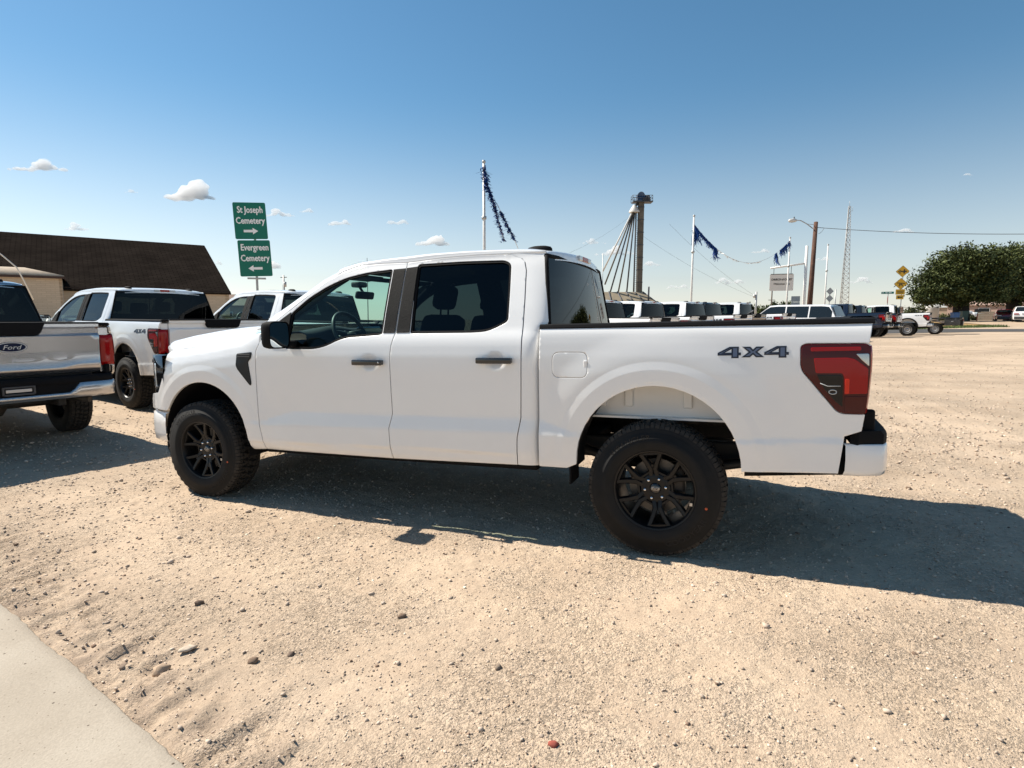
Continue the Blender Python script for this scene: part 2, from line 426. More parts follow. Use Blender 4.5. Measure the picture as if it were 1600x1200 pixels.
def panel(name, outline, m, parent, side=-1, holes=(), off=0., inward=.022, step=.035, zstep=.022, yfn=ysurf, soft=.004, rim=True, rings_at=None):
    """a sheet-metal panel: a side-view outline laid on the body surface, with a folded edge"""
    out = dense(outline, .028); hs = [dense(h, .028) for h in holes]
    A = np.asarray(out); area = .5 * np.sum(A[:, 0] * np.roll(A[:, 1], -1) - np.roll(A[:, 0], -1) * A[:, 1])
    if area < 0: out = out[::-1]; A = np.asarray(out)
    xs = np.arange(A[:, 0].min() + step * .5, A[:, 0].max(), step); zs = np.arange(A[:, 1].min() + zstep * .5, A[:, 1].max(), zstep)
    gx, gz = np.meshgrid(xs, zs); gx = gx + (np.arange(len(zs)) % 2)[:, None] * step * .5
    P = np.stack([gx.ravel(), gz.ravel()], 1)
    P = P[in_poly(P, out)]
    for h in hs: P = P[~in_poly(P, h)]
    rings = [np.asarray(out)] + [np.asarray(h) for h in hs]
    B = np.concatenate(rings)
    extra = []
    if soft > 0:
        extra.append(np.asarray(offset_poly(out, soft)))
        for h in hs: extra.append(np.asarray(offset_poly(h, -soft)))
    if rings_at is not None:
        c = rings_at; q = []
        for d in (.03, .06, .080, .090, .098, .108, .118, .128, .136, .145, .165, .20):
            r = c[2] + d
            for a in np.arange(-.1, PI + .1, .017 / r): q.append((c[0] + r * math.cos(a), c[1] + r * math.sin(a)))
            for zz in np.arange(.45, c[1] - .03, .03): q += [(c[0] - r, zz), (c[0] + r, zz)]
        q = np.array(q); q = q[in_poly(q, out)]
        da_ = arch_d(P[:, 0], P[:, 1], c); P = P[(da_ < .072) | (da_ > .172)]
        for h in hs: q = q[~in_poly(q, h)]
        ok_ = np.array([((B - p_) ** 2).sum(1).min() > .009 ** 2 for p_ in q]); extra.append(q[ok_])
    BB = np.concatenate([B] + extra) if extra else B
    if len(P):
        keep = np.ones(len(P), bool)
        for i in range(0, len(P), 800):
            q = P[i:i + 800]
            d2 = ((q[:, None, :] - BB[None]) ** 2).sum(2).min(1); keep[i:i + 800] = d2 > (min(step, zstep) * .45) ** 2
        P = P[keep]
    allp = np.concatenate([BB, P]) if len(P) else BB
    edges = []; o = 0
    for r in rings:
        n = len(r); edges += [(o + i, o + (i + 1) % n) for i in range(n)]; o += n
    V, E, Fc, *_ = delaunay_2d_cdt([Vector(p) for p in allp], edges, [], 0, 1e-6)
    V = np.array([(v.x, v.y) for v in V]); T = np.array([t for t in Fc if len(t) == 3])
    cen = V[T].mean(1); ok = in_poly(cen, out)
    for h in hs: ok &= ~in_poly(cen, h)
    T = T[ok]
    def nrm(X, Z):
        e = .002
        gx = (yfn(X + e, Z) - yfn(X - e, Z)) / (2 * e); gz = (yfn(X, Z + e) - yfn(X, Z - e)) / (2 * e)
        N = np.stack([-gx, np.full_like(gx, 1.) * side, -gz], 1); return N / np.linalg.norm(N, axis=1)[:, None]
    X, Z = V[:, 0], V[:, 1]; Yv = yfn(X, Z) + off
    co = np.stack([X, side * Yv, Z], 1); N = nrm(X, Z)
    if side > 0: T = T[:, ::-1]
    faces = [tuple(t) for t in T]; verts = co; norms = N
    if rim:
        for ri, r in enumerate(rings):
            r = np.asarray(r); n = len(r)
            tg = np.roll(r, -1, 0) - np.roll(r, 1, 0); o2 = np.stack([tg[:, 1], -tg[:, 0]], 1); o2 /= np.linalg.norm(o2, axis=1)[:, None] + 1e-9
            ar = .5 * np.sum(r[:, 0] * np.roll(r[:, 1], -1) - np.roll(r[:, 0], -1) * r[:, 1])
            if (ar < 0) != (ri > 0): o2 = -o2
            yy = yfn(r[:, 0], r[:, 1]) + off
            a = np.stack([r[:, 0], side * yy, r[:, 1]], 1); b = np.stack([r[:, 0], side * (yy - inward), r[:, 1]], 1)
            N3 = np.stack([o2[:, 0], np.zeros(n), o2[:, 1]], 1)
            base = len(verts); verts = np.concatenate([verts, a, b]); norms = np.concatenate([norms, N3, N3])
            for i in range(n):
                j = (i + 1) % n; q = (base + i, base + n + i, base + n + j, base + j)
                v0, v1, v2 = verts[q[0]], verts[q[1]], verts[q[3]]
                if np.dot(np.cross(v1 - v0, v2 - v0), N3[i]) < 0: q = q[::-1]
                faces.append(q)
            # bend the normals of the outer edge a little so the edge catches light
            if soft > 0:
                d2 = ((V[:, None, :] - r[None]) ** 2).sum(2); k = d2.argmin(1); on = d2.min(1) < 1e-8
                norms[:len(V)][on] = norms[:len(V)][on] + .55 * N3[k[on]]
        norms = norms / np.linalg.norm(norms, axis=1)[:, None]
    me = bpy.data.meshes.new(name); me.from_pydata([tuple(v) for v in verts], [], faces)
    me.materials.append(m); me.polygons.foreach_set("use_smooth", [True] * len(faces)); me.update()
    me.normals_split_custom_set_from_vertices([tuple(n) for n in norms])
    return link(name, me, parent)

def sym(fn):
    for s in (-1, 1): fn(s)

# side-view lines shared by neighbouring panels
FD_CUT = [(.672,.452),(.670,.551),(.651,.664),(.645,.814),(.640,.999),(.641,1.146),(.646,1.228),(.674,1.291),(.705,1.345)]
B_CUT = [(1.868,.466),(1.862,.548),(1.856,.685),(1.880,.791),(1.877,.958),(1.875,1.156),(1.880,1.254),(1.899,1.351),(1.893,1.857)]
C_CUT = [(2.825,.495),(2.829,.672),(2.851,.801),(2.857,1.044),(2.859,1.252),(2.853,1.40),(2.845,1.552),(2.828,1.754),(2.807,1.818),(2.76,1.854),(2.674,1.870)]
TOP_F = [(1.893,1.857),(1.70,1.861),(1.531,1.858),(1.43,1.842),(1.329,1.814),(1.20,1.744),(1.027,1.627),(.797,1.461),(.705,1.345)]
TOP_R = [(2.674,1.870),(2.446,1.877),(2.17,1.873),(1.893,1.857)]
FWIN = rounded([(.935,1.512),(1.062,1.618),(1.217,1.704),(1.376,1.763),(1.561,1.794),(1.770,1.806),(1.782,1.352),(1.487,1.334),(1.41,1.313),(1.312,1.271),(1.206,1.252),(.945,1.256)], [.01,.05,.05,.05,.05,.01,.01,.06,.05,.05,.06,.01], 3)
RWIN = rounded([(1.995,1.832),(2.356,1.832),(2.658,1.822),(2.705,1.800),(2.722,1.634),(2.736,1.428),(2.702,1.408),(2.608,1.366),(2.49,1.360),(2.028,1.360)], [.01,.06,.05,.04,.06,.02,.03,.05,.05,.01], 3)
LAMP = rounded([(4.452,1.258),(4.474,1.270),(4.756,1.271),(4.771,1.255),(4.773,1.15),(4.765,1.00),(4.757,.909),(4.656,.908),(4.628,.920),(4.462,1.127),(4.453,1.16)], [.012,.012,.012,.012,.02,.02,.012,.02,.02,.03,.02], 3)
def gapx(line, d): return [(x + d, z) for x, z in line]
def arc(c, z0, z1, n=26):
    """arch opening from left foot (at z0) over the top to right foot (at z1)"""
    r = c[2]; a0 = PI - math.asin(max(-1, min(1, (z0 - c[1]) / r))) if z0 > c[1] else PI
    a1 = math.asin((z1 - c[1]) / r) if z1 > c[1] else 0
    pts = [(c[0] + r * math.cos(a0 + (a1 - a0) * i / n), c[1] + r * math.sin(a0 + (a1 - a0) * i / n)) for i in range(n + 1)]
    if z0 < c[1]: pts = [(c[0] - r, z0)] + pts
    if z1 < c[1]: pts = pts + [(c[0] + r, z1)]
    return pts

def chmsl_pts(): pass

# ------------------------------------------------------------------ wheel
def make_wheel(parent, x, side, steel=False):
    """rim mesh is the part; tyre, nuts, cap, lettering and brake are its sub-parts"""
    R = .405; y0 = -.85
    mb = MB(); mb.sm = True
    # outer lip, barrel and back (axis y, outer face towards -y)
    mb.lathe([(.229,-.105),(.2425,-.118),(.2445,-.124),(.241,-.128),(.232,-.125),(.226,-.112),(.219,-.085),(.212,.02),(.215,.10),(.232,.118)], 48)
    if not steel:
        # hub pad
        mb.lathe([(.001,-.062),(.030,-.062),(.034,-.070),(.052,-.072),(.083,-.070),(.092,-.064),(.094,-.030),(.001,-.030)], 36)
        def arm(p, q, w0, w1, y_a, y_b, dep=.035):
            p = Vector((p[0], 0, p[1])); q = Vector((q[0], 0, q[1])); d = (q - p).normalized(); s = Vector((-d.z, 0, d.x))
            vs = []
            for (pt, wd, yy) in ((p, w0, y_a), (q, w1, y_b)):
                for sgn, k, dy in ((-1, 1.0, dep), (-1, .98, .007), (-1, .62, 0), (1, .62, 0), (1, .98, .007), (1, 1.0, dep)):
                    v = pt + s * sgn * k * wd; vs.append((v.x, yy + dy, v.z))
            fs = [(i, i + 1, 7 + i, 6 + i) for i in range(5)] + [tuple(range(5, -1, -1)), tuple(range(6, 12))]
            mb.add(vs, fs, False)
        for k in range(6):
            a = math.radians(37) + k * PI / 3
            e = lambda r, da: (r * math.cos(a + math.radians(da)), r * math.sin(a + math.radians(da)))
            for sg in (-1, 1):
                arm(e(.070, sg * 16), e(.130, sg * 5.5), .0165, .0165, -.068, -.086)
                arm(e(.118, sg * 6.0), e(.172, sg * 11.0), .0170, .0150, -.084, -.096, .04)
                arm(e(.168, sg * 10.8), e(.228, sg * 15.0), .0150, .0150, -.095, -.110)
            arm(e(.118, 0), e(.150, 0), .016, .010, -.078, -.086)
            arm(e(.104, 11), e(.104, 49), .0085, .0085, -.074, -.074, .03)
            arm(e(.226, -15), e(.226, 15), .010, .010, -.108, -.108, .02)
    else:
        mb.lathe([(.001,-.09),(.045,-.09),(.052,-.075),(.07,-.06),(.10,-.058),(.135,-.085),(.16,-.09),(.185,-.07),(.212,-.03)], 36)
        for k in range(8):
            a = k * PI / 4
            mb.box((.172 * math.cos(a), -.081, .172 * math.sin(a)), (.03, .012, .03))
    rim = mb.build('wheel', WHEELS if steel else RIMBLK, parent, auto=38)
    rim.location = (x, y0 * (-side), .405); 
    if side > 0: rim.rotation_euler = (0, 0, PI)
    # tyre
    t = MB(); t.sm = True
    prof = [(.226,-.112),(.236,-.121),(.246,-.128),(.262,-.1335),(.285,-.1375),(.315,-.1395),(.3155,-.1375),(.345,-.1375),(.346,-.1355),(.366,-.131),(.382,-.124),(.390,-.114),(.3925,-.09),(.3925,.09),(.390,.114),(.382,.124),(.366,.131),(.315,.139),(.262,.133),(.236,.121),(.226,.112)]
    t.lathe(prof, 64)
    t.mi = 1
    npit = 42
    def block(a0, a1, ya, yb, skew=0., r0=.388, r1=None, jag=0.):
        r1 = r1 or R; vs = []
        for rr, sh in ((r0, 0.), (r1, .0025)):
            for (aa, yy, sg) in ((a0, ya, 1), (a1, ya, -1), (a1, yb, -1), (a0, yb, 1)):
                an = aa + (skew if yy == yb else 0) + sg * sh * 2; y2 = yy + (sh if yy == min(ya, yb) else -sh)
                vs.append((rr * math.cos(an), y2, rr * math.sin(an)))
        t.add(vs, [(4, 5, 6, 7), (0, 1, 5, 4), (1, 2, 6, 5), (2, 3, 7, 6), (3, 0, 4, 7)], False)
    da = 2 * PI / npit
    for k in range(npit):
        a = k * da
        block(a, a + da * .40, -.070, -.022, .035); block(a + da * .5, a + da * .86, -.062, -.026, -.04)
        block(a + da * .15, a + da * .62, -.018, .018, -.03); block(a + da * .72, a + da * 1.02, -.014, .014, .03)
        block(a, a + da * .40, .070, .022, -.035); block(a + da * .5, a + da * .86, .062, .026, .04)
        for sg in (-1, 1):
            for (o1, o2, ys) in ((.02, .46, .122), (.54, .94, .117)):
                # shoulder block that wraps on to the sidewall
                aa, ab = a + da * o1, a + da * o2; vs = []
                for an in (aa, ab):
                    ca, sa = math.cos(an), math.sin(an)
                    for rr, yy in ((.388, .074), (.404, .076), (.4015, .108), (.391, ys), (.376, .1280)):
                        vs.append((rr * ca, yy * sg, rr * sa))
                fs = [(i, i + 1, 6 + i, 5 + i) for i in range(4)] + [(0, 1, 2, 3, 4), (9, 8, 7, 6, 5)]
                t.add(vs, fs, False)
    me = t.mesh('tyre', [RUBBER, TREAD])
    bm = bmesh.new(); bm.from_mesh(me); bmesh.ops.recalc_face_normals(bm, faces=bm.faces); bm.to_mesh(me); bm.free()
    link('tyre', me, rim)
    # raised sidewall lettering
    L = MB()
    for (s, deg, rad, size) in (("WRANGLER", 118, .322, .040), ("GOODYEAR", -52, .322, .042)):
        V, Fc = text_geo(s, size)
        wd = max(v[0] for v in V) - min(v[0] for v in V)
        vs = []
        for vx, vy, _ in V:
            an = math.radians(deg) - vx * 1.25 / rad if deg > 0 else math.radians(deg) + vx * 1.25 / rad
            rr = rad + (vy if deg > 0 else -vy) * 1.05
            vs.append((rr * math.cos(an), -.1400, rr * math.sin(an)))
        L = MB(); L.add(vs, Fc); L.build('sidewall_lettering', LETTER, rim, fix=False)
    dot = MB(); dot.lathe([(.001,-.1402),(.008,-.1402),(.008,-.137)], 10); d = dot.build('paint_dot', ORANGE, rim)
    d.location = (.305 * math.cos(-.25), 0, .305 * math.sin(-.25))
    nb = MB(); nb.sm = True; nb.lathe([(.001,-.092),(.006,-.091),(.0095,-.086),(.0115,-.078),(.0120,-.060)], 8)
    nme = nb.mesh('lug_nut', CHROME)
    for k in range(6):
        a = math.radians(10) + k * PI / 3
        link('lug_nut', nme, rim, (.0625 * math.cos(a), .004, .0625 * math.sin(a)))
    c = MB(); c.sm = True; c.lathe([(.001,-.082),(.020,-.081),(.030,-.077),(.034,-.066)], 28); c.build('centre_cap', GLOSSBLK, rim)
    e = MB(); V, Fc = text_geo("Ford", .022, .25)
    e.add([(v[0] * 1.0, -.0822, v[1]) for v in V], Fc)
    n = 28
    ring = [(.025 * math.cos(2 * PI * i / n), -.0815, .011 * math.sin(2 * PI * i / n)) for i in range(n)] + [(.0225 * math.cos(2 * PI * i / n), -.082, .0092 * math.sin(2 * PI * i / n)) for i in range(n)]
    e.add(ring, [(i, (i + 1) % n, n + (i + 1) % n, n + i) for i in range(n)])
    e.build('cap_emblem', STEEL, rim, fix=False)
    b = MB(); b.sm = True; b.lathe([(.075,.0),(.168,.0),(.168,.022),(.075,.022)], 40, close=True); b.lathe([(.001,-.02),(.07,-.02),(.085,.0)], 24)
    b.build('brake_disc', DISC, rim, auto=30)
    cal = MB(); cal.box((.125, .008, .05), (.075, .075, .15), bev=.015); cal.build('brake_caliper', RUSTY, rim)
    wt = MB(); wt.box((.2195 * math.cos(-.30), -.117, .2195 * math.sin(-.30)), (.016, .01, .018)); wt.build('balance_weight', STEEL, rim)
    return rim

# ------------------------------------------------------------------ pickup truck
def make_pickup(name, label, group):
    T = thing(name, label, 'pickup truck', group=group)
    PT = WHITE
    # ---- front fenders
    top = [(x, float(zc_of(x)) + .005) for x in np.linspace(.62, -.40, 22)]
    fo = gapx(FD_CUT, -.003)[:-1] + [(.655, 1.352)] + top + [(-.415,1.195),(-.408,1.174),(-.393,1.056),(-.498,.871),(-.655,.850),(-.690,.80),(-.690,.727),(-.385,.722)] + arc(FC, .722, .47)[1:] + [(.53,.440)]
    def fender(s):
        f = panel('front_fender', fo, PT, T, s, step=.026, zstep=.020, rings_at=FC)
        v = [(.443,1.209),(.606,1.222),(.597,1.173),(.564,1.145),(.573,1.09),(.594,.979),(.585,.957),(.456,1.088),(.441,1.116)]
        vp = panel('fender_vent', rounded(v, .012, 2), VENTBLK, f, s, off=.006, inward=.02, step=.03)
        bars = MB()
        for k, (za, zb) in enumerate(((1.205, 1.196), (1.188, 1.179))):
            yy = float(ysurf(.52, za)); bars.box((.525, s * (yy + .008), (za + zb) / 2 + .003), (.13, .008, .007), bev=.002)
        bars.build('vent_bar', GREY_P, vp)
        ln = MB(); P = []
        for a in np.linspace(-.25, PI + .25, 20):
            r = FC[2] - .004
            P.append([(FC[0] + r * math.cos(a), s * yy, FC[1] + r * math.sin(a)) for yy in (.955, .90, .80, .40)] + [(FC[0] + .3 * r * math.cos(a), s * .39, FC[1] + .3 * r * math.sin(a))])
        ln.grid(np.array(P)); ln.build('wheel_liner', PLASTIC, f)
    sym(fender)
    # ---- doors
    fdoor = gapx(FD_CUT, .003) + [(.800,1.458)] + [p for p in TOP_F[::-1][2:]] 
    fdoor = gapx(FD_CUT, .003) + TOP_F[::-1][1:-1] + gapx(B_CUT[::-1], -.003)
    def front_door(s):
        d = panel('front_door', fdoor, PT, T, s, holes=[offset_poly(FWIN, -.010)], inward=.022, step=.032, zstep=.020)
        panel('window_seal', offset_poly(FWIN, -.009), PLASTIC, d, s, holes=[offset_poly(FWIN, .006)], off=-.004, inward=.02, soft=0, step=.05, zstep=.05)
        panel('window_glass', offset_poly(FWIN, -.004), GLASS_F, d, s, off=-.014, rim=False, soft=0, step=.08, zstep=.08)
        panel('mirror_sail', rounded([(.722,1.320),(.795,1.440),(.925,1.528),(.937,1.262),(.80,1.262)], .012, 2), APPLIQ, d, s, off=.004, inward=.03, step=.05)
        panel('pillar_trim', [(1.787,1.815),(1.8885,1.818),(1.895,1.357),(1.798,1.357)], APPLIQ, d, s, off=.0045, inward=.015, step=.05)
        h = MB(); yy = .968
        h.box((1.700, s * (yy + .030), 1.151), (.248, .020, .040), bev=.008); h.box((1.600, s * (yy + .012), 1.151), (.035, .04, .034), bev=.006); h.box((1.800, s * (yy + .012), 1.151), (.04, .04, .034), bev=.006)
        hd = h.build('door_handle', GLOSSBLK, d, auto=35)
        if s < 0:
            k = MB(); k.sm = True; k.lathe([(.001, -.0415), (.006, -.0412), (.0065, -.036)], 12, c=(1.805, -yy, 1.151)); k.build('key_lock', STEEL, hd)
        # mirror
        m = MB(); P = []
        for (xx, k) in ((.945, .35), (.955, .72), (.975, .94), (1.005, 1.0), (1.040, 1.0), (1.058, .97)):
            row = []
            for i in range(25):
                a = 2 * PI * i / 24; ca, sa = math.cos(a), math.sin(a)
                px = .092 * k * math.copysign(abs(ca) ** .42, ca); pz = .100 * k * math.copysign(abs(sa) ** .42, sa)
                row.append((xx - px * .10, s * (1.128 + px), 1.355 + pz))
            P.append(row)
        m.grid(np.array(P)); m.add(P[0][:24], [tuple(range(24))])
        m.box((1.00, s * .995, 1.285), (.075, .13, .05), bev=.015)
        mm = m.build('side_mirror', PLASTIC, d, auto=40)
        gm = MB(); gm.add([(p[0] - .006, s * (1.128 + (abs(p[1]) - 1.128) * .90), 1.355 + (p[2] - 1.355) * .92) for p in P[-1][:24]], [tuple(range(24))]); gm.build('mirror_glass', MIRRORG, mm)
    sym(front_door)
    rdoor = gapx(B_CUT, .003) + TOP_R[::-1][1:] + gapx(C_CUT[::-1][1:], -.003)
    def rear_door(s):
        d = panel('rear_door', rdoor, PT, T, s, holes=[offset_poly(RWIN, -.010)], inward=.022, step=.032, zstep=.020)
        panel('window_seal', offset_poly(RWIN, -.009), PLASTIC, d, s, holes=[offset_poly(RWIN, .006)], off=-.004, inward=.02, soft=0, step=.05, zstep=.05)
        panel('window_glass', offset_poly(RWIN, -.004), GLASS_R, d, s, off=-.014, rim=False, soft=0, step=.08, zstep=.08)
        panel('pillar_trim', [(1.899,1.820),(1.990,1.826),(2.014,1.358),(1.908,1.357)], APPLIQ, d, s, off=.0045, inward=.015, step=.05)
        h = MB(); yy = .968
        h.box((2.678, s * (yy + .030), 1.171), (.248, .020, .040), bev=.008); h.box((2.578, s * (yy + .012), 1.171), (.035, .04, .034), bev=.006); h.box((2.778, s * (yy + .012), 1.171), (.04, .04, .034), bev=.006)
        h.build('door_handle', GLOSSBLK, d, auto=35)
    sym(rear_door)
    # ---- cab corner, roof, pillars
    czs = [z for x, z in C_CUT]; cxs = [x for x, z in C_CUT]
    def xrear(z): return float(np.interp(z, [.5, 1.36, 1.40, 1.83, 1.875], [2.962, 2.962, 3.006, 2.955, 2.930]))
    def yrear(z): return float(np.interp(z, [.5, 1.34, 1.385, 1.83, 1.875], [.90, .89, .872, .735, .705]))
    def corner(s):
        P = []
        for z in np.concatenate([np.arange(.496, 1.36, .022), np.arange(1.36, 1.872, .028), [1.874]]):
            x0 = float(np.interp(z, czs, cxs)) + .003; Y = float(ysurf(min(x0, 2.9), z)); xr, yr = xrear(z), yrear(z); row = []
            p0 = np.array([x0, Y]); p1 = np.array([x0 * .25 + (xr - .005) * .75, Y + .001]); p2 = np.array([xr, Y - .012]); p3 = np.array([xr + .012, yr])
            for t in np.linspace(0, 1, 15):
                q = (1 - t) ** 3 * p0 + 3 * t * (1 - t) ** 2 * p1 + 3 * t * t * (1 - t) * p2 + t ** 3 * p3
                row.append((q[0], s * q[1], z))
            P.append(row)
        m = MB(); m.grid(np.array(P), flip=s > 0); m.build('cab_corner', PT, T)
    sym(corner)
    ex = [.705,.797,1.027,1.20,1.329,1.43,1.531,1.70,1.893,2.17,2.446,2.674,2.80,2.92]
    ez = [1.345,1.461,1.627,1.744,1.814,1.842,1.858,1.861,1.857,1.873,1.877,1.872,1.871,1.868]
    rx = [1.20,1.311,1.507,1.717,1.889,2.05,2.341,2.626,2.797,2.864,2.93]
    rz = [1.815,1.864,1.893,1.906,1.912,1.920,1.921,1.913,1.905,1.896,1.880]
    sxs = np.concatenate([np.linspace(1.29, 2.90, 36), [2.92, 2.94]])
    rows = []; heads = []
    for i, x in enumerate(sxs):
        ze = float(np.interp(x, ex, ez)) + .004; zr = float(np.interp(x, rx, rz)); ye = float(ysurf(x, ze)) 
        prof = [(ye - .006, ze - .012), (ye + .001, ze), (ye - .004, ze + .014), (.705, zr - .010), (.66, zr + .003), (.55, zr + .011), (.38, zr + .018), (.2, zr + .022), (0, zr + .024)]
        prof = chaikin(prof, 2, closed=False)
        full = [(-y, z) for y, z in prof] + [(y, z) for y, z in prof[::-1][1:]]
        row = []
        for y, z in full:
            fb = max(0., 1 - (y / .72) ** 2); k0 = max(0., 1 - (x - 1.29) / .5); k1 = max(0., (x - 2.4) / .53)
            row.append((x - .13 * fb * k0 ** 1.5 + .060 * fb * k1 ** 2, y, z - .012 * k0 ** 2 * fb))
        rows.append(row)
    last = rows[-1]
    rows.append([(x + .012, y, z - .012) for x, y, z in last]); rows.append([(x + .018, y * .999, z - .035) for x, y, z in last]); rows.append([(x + .022, y * .998, z - .062) for x, y, z in last])
    m = MB(); m.grid(np.array(rows)); roof = m.build('roof', PT, T, auto=50)
    hl = MB(); hl.grid(np.array([[(x, y * .96, z - .045) for x, y, z in r] for r in rows[1:-3:3]])); hl.build('headliner', CABIN, roof)
    a = MB()
    for s in (-1, 1):
        a.sm = True; a.grid(np.array([[(2.83 + .095 * k * math.cos(t), s * .50 + .045 * k * math.sin(t), 1.902 + hh) for t in np.linspace(0, 2 * PI, 17)] for k, hh in ((1.0, 0), (.98, .018), (.86, .032), (.5, .040), (.01, .042))]))
    for s in (-1, 1):
        a = MB(); a.sm = True
        a.grid(np.array([[(2.83 + .095 * k * math.cos(t), s * .50 + .045 * k * math.sin(t), 1.900 + hh) for t in np.linspace(0, 2 * PI, 17)] for k, hh in ((1.0, 0), (.98, .018), (.86, .032), (.5, .040), (.01, .042))]))
        a.build('roof_antenna', PLASTIC, roof)
    for nm, y0, y1, mt in (('high_brake_light', -.075, .075, RED_B), ('cargo_light', -.175, -.08, LAMP_WHT), ('cargo_light', .08, .175, LAMP_WHT)):
        b = MB(); b.box((3.015, (y0 + y1) / 2, 1.882), (.028, y1 - y0, .036), bev=.006); b.build(nm, mt, roof)
    # pillars beside the windscreen
    pil = [(.61,1.372,.815,.47,1.385),(.705,1.345,None,.60,1.445),(.797,1.461,None,.735,1.517),(.90,1.536,None,.835,1.573),(1.027,1.627,None,.985,1.672),(1.20,1.744,None,1.135,1.772),(1.30,1.800,None,1.262,1.84)]
    WS = [(.47,.800,1.385),(.585,.795,1.445),(.71,.785,1.515),(.815,.765,1.572),(.985,.735,1.676),(1.13,.705,1.772),(1.262,.675,1.838)]
    def pillar(s):
        P = []
        for kf, (x, z, yo, _, _), (wx, wy, wz) in zip((1, 1, 1, .9, .75, .45, .1), pil, WS):
            y = yo if yo else float(ysurf(x, z)); row = []
            p0 = np.array([x, y, z + .003]); p2 = np.array([wx, wy, wz]); p1 = (p0 + p2) / 2 + np.array([-.025, .022, .022]) * kf
            for t in np.linspace(0, 1, 8): q = (1 - t) ** 2 * p0 + 2 * t * (1 - t) * p1 + t * t * p2; row.append((q[0], s * q[1], q[2]))
            P.append(row)
        m = MB(); m.grid(np.array(P), flip=s < 0); pl = m.build('windscreen_pillar', PT, T)
        q = MB(); q.tube([(x + .02, s * ((yo if yo else float(ysurf(x, z))) - .06), z - .01) for (x, z, yo, _, _) in pil], .038, 8); q.build('pillar_lining', CABIN, pl)
    sym(pillar)
    rows = []
    for wx, wy, wz in WS:
        rows.append([(wx - (.20 - .07 * (wz - 1.385) / .47) * (1 - (v / wy) ** 2), v, wz - .035 * (1 - (v / wy) ** 2) * (1 - (wz - 1.385) / .47) + .012 * (1 - (v / wy) ** 2) * (wz - 1.385) / .47) for v in np.linspace(-wy, wy, 25)])
    m = MB(); m.grid(np.array(rows)); ws = m.build('windscreen', GLASS_S, T)
    band = MB(); r0 = np.array(rows[-1]); r1 = np.array(rows[-2]); band.grid(np.array([r0 + (.004, 0, -.012), r0 * .55 + r1 * .45 + (.004, 0, -.012)])); band.build('shade_band', PLASTIC, ws)
    rows = []
    for z in np.linspace(1.375, 1.845, 9):
        k = (z - 1.375) / .470; hw = .872 - .135 * k; xe = 3.020 - .058 * k
        rows.append([(xe + .045 * (1 - (v / hw) ** 2), v, z) for v in np.linspace(-hw, hw, 25)])
    m = MB(); m.grid(np.array(rows)); rg = m.build('rear_window', GLASS_R, T)
    fr = MB()
    for sg in (0, -1):
        fr.tube([(r[sg][0] - .004, r[sg][1] * .992, r[sg][2]) for r in rows], .014, 6)
    fr.tube([(p[0] - .006, p[1], p[2]) for p in rows[-1]], .016, 6); fr.tube([(p[0] - .004, p[1], p[2] + .008) for p in rows[0]], .016, 6)
    for vv in (8, 16): fr.tube([(r[vv][0] - .008, r[vv][1], r[vv][2]) for r in rows], .007, 6)
    fr.build('window_surround', PLASTIC, rg)
    # ---- hood
    crx = [-.90,-.85,-.80,-.66,-.354,-.09,.05,.235,.6]; crz = [1.19,1.232,1.262,1.302,1.354,1.387,1.402,1.416,1.436]
    def hz(x, y):
        y = abs(y); e = float(zc_of(x)) + .008; c = float(np.interp(x, crx, crz)) + .006 * (1 - (y / .6) ** 2 if y < .6 else 0)
        k = float(ss(.862, .640, y)); lip = .010 * float(ss(.862, .845, y))
        return e + (c - e) * k + lip * (1 - k)
    rows = []
    ys_ = np.concatenate([-np.linspace(.862, .60, 16), np.linspace(-.56, .56, 15), np.linspace(.60, .862, 16)])
    for u in np.linspace(0, 1, 30):
        row = []
        for y in ys_:
            ay = abs(y) / .862; xf = -.860 + .425 * ay ** 5 + .075 * ay ** 2; xb = .40 + .21 * ay ** 2.2
            x = xf + (xb - xf) * u; row.append((x, y, hz(x, y) - .03 * (1 - min(1, u * 14)) ** 2))
        rows.append(row)
    lipr = [(x + .012, y, z - .03) for x, y, z in rows[0]]
    m = MB(); m.grid(np.array([lipr] + rows)); hood = m.build('hood', PT, T)
    cw = MB(); cw.grid(np.array([[(x - .01, y, z - .006) for x, y, z in rows[-1]], [(x + .10, y, z + .006 - .0 * abs(y)) for x, y, z in rows[-1]], [(x + .16, y, z + .0) for x, y, z in rows[-1]]])); cw.build('cowl_panel', PLASTIC, T)
    an = MB(); an.tube([(.395, .845, 1.30), (.395, .845, 1.35), (.42, .845, 2.13)], [.012, .005, .0025], 6); an.build('mast_antenna', PLASTIC, T)
    # ---- front end
    FYP = [0,.3,.6,.76,.85,.90,.945,.966]; FXP = [-.94,-.92,-.845,-.765,-.690,-.615,-.505,-.40]
    def fpath(y): return float(np.interp(abs(y), FYP, FXP))
    def fascia(nm, mt, y0, y1, z0, z1, off, par, n=14):
        P = []
        for y in np.linspace(y0, y1, n):
            P.append([(fpath(y) + off, y, z0), (fpath(y) - .004 + off, y, z0 * .5 + z1 * .5), (fpath(y) + off, y, z1), (fpath(y) + off + .05, y * .985, z1 + .006)])
        m = MB(); m.grid(np.array(P), flip=y1 > y0); return m.build(nm, mt, par)
    gr = fascia('grille', GLOSSBLK, -.60, .60, .80, 1.17, .02, T)
    for k in range(4):
        b = MB(); b.tube([(fpath(y) + .005, y, .85 + .085 * k) for y in np.linspace(-.58, .58, 13)], .017, 6); b.build('grille_bar', GLOSSBLK, gr)
    oval_emblem(gr, (fpath(0) - .02, 0, 1.01), -1)
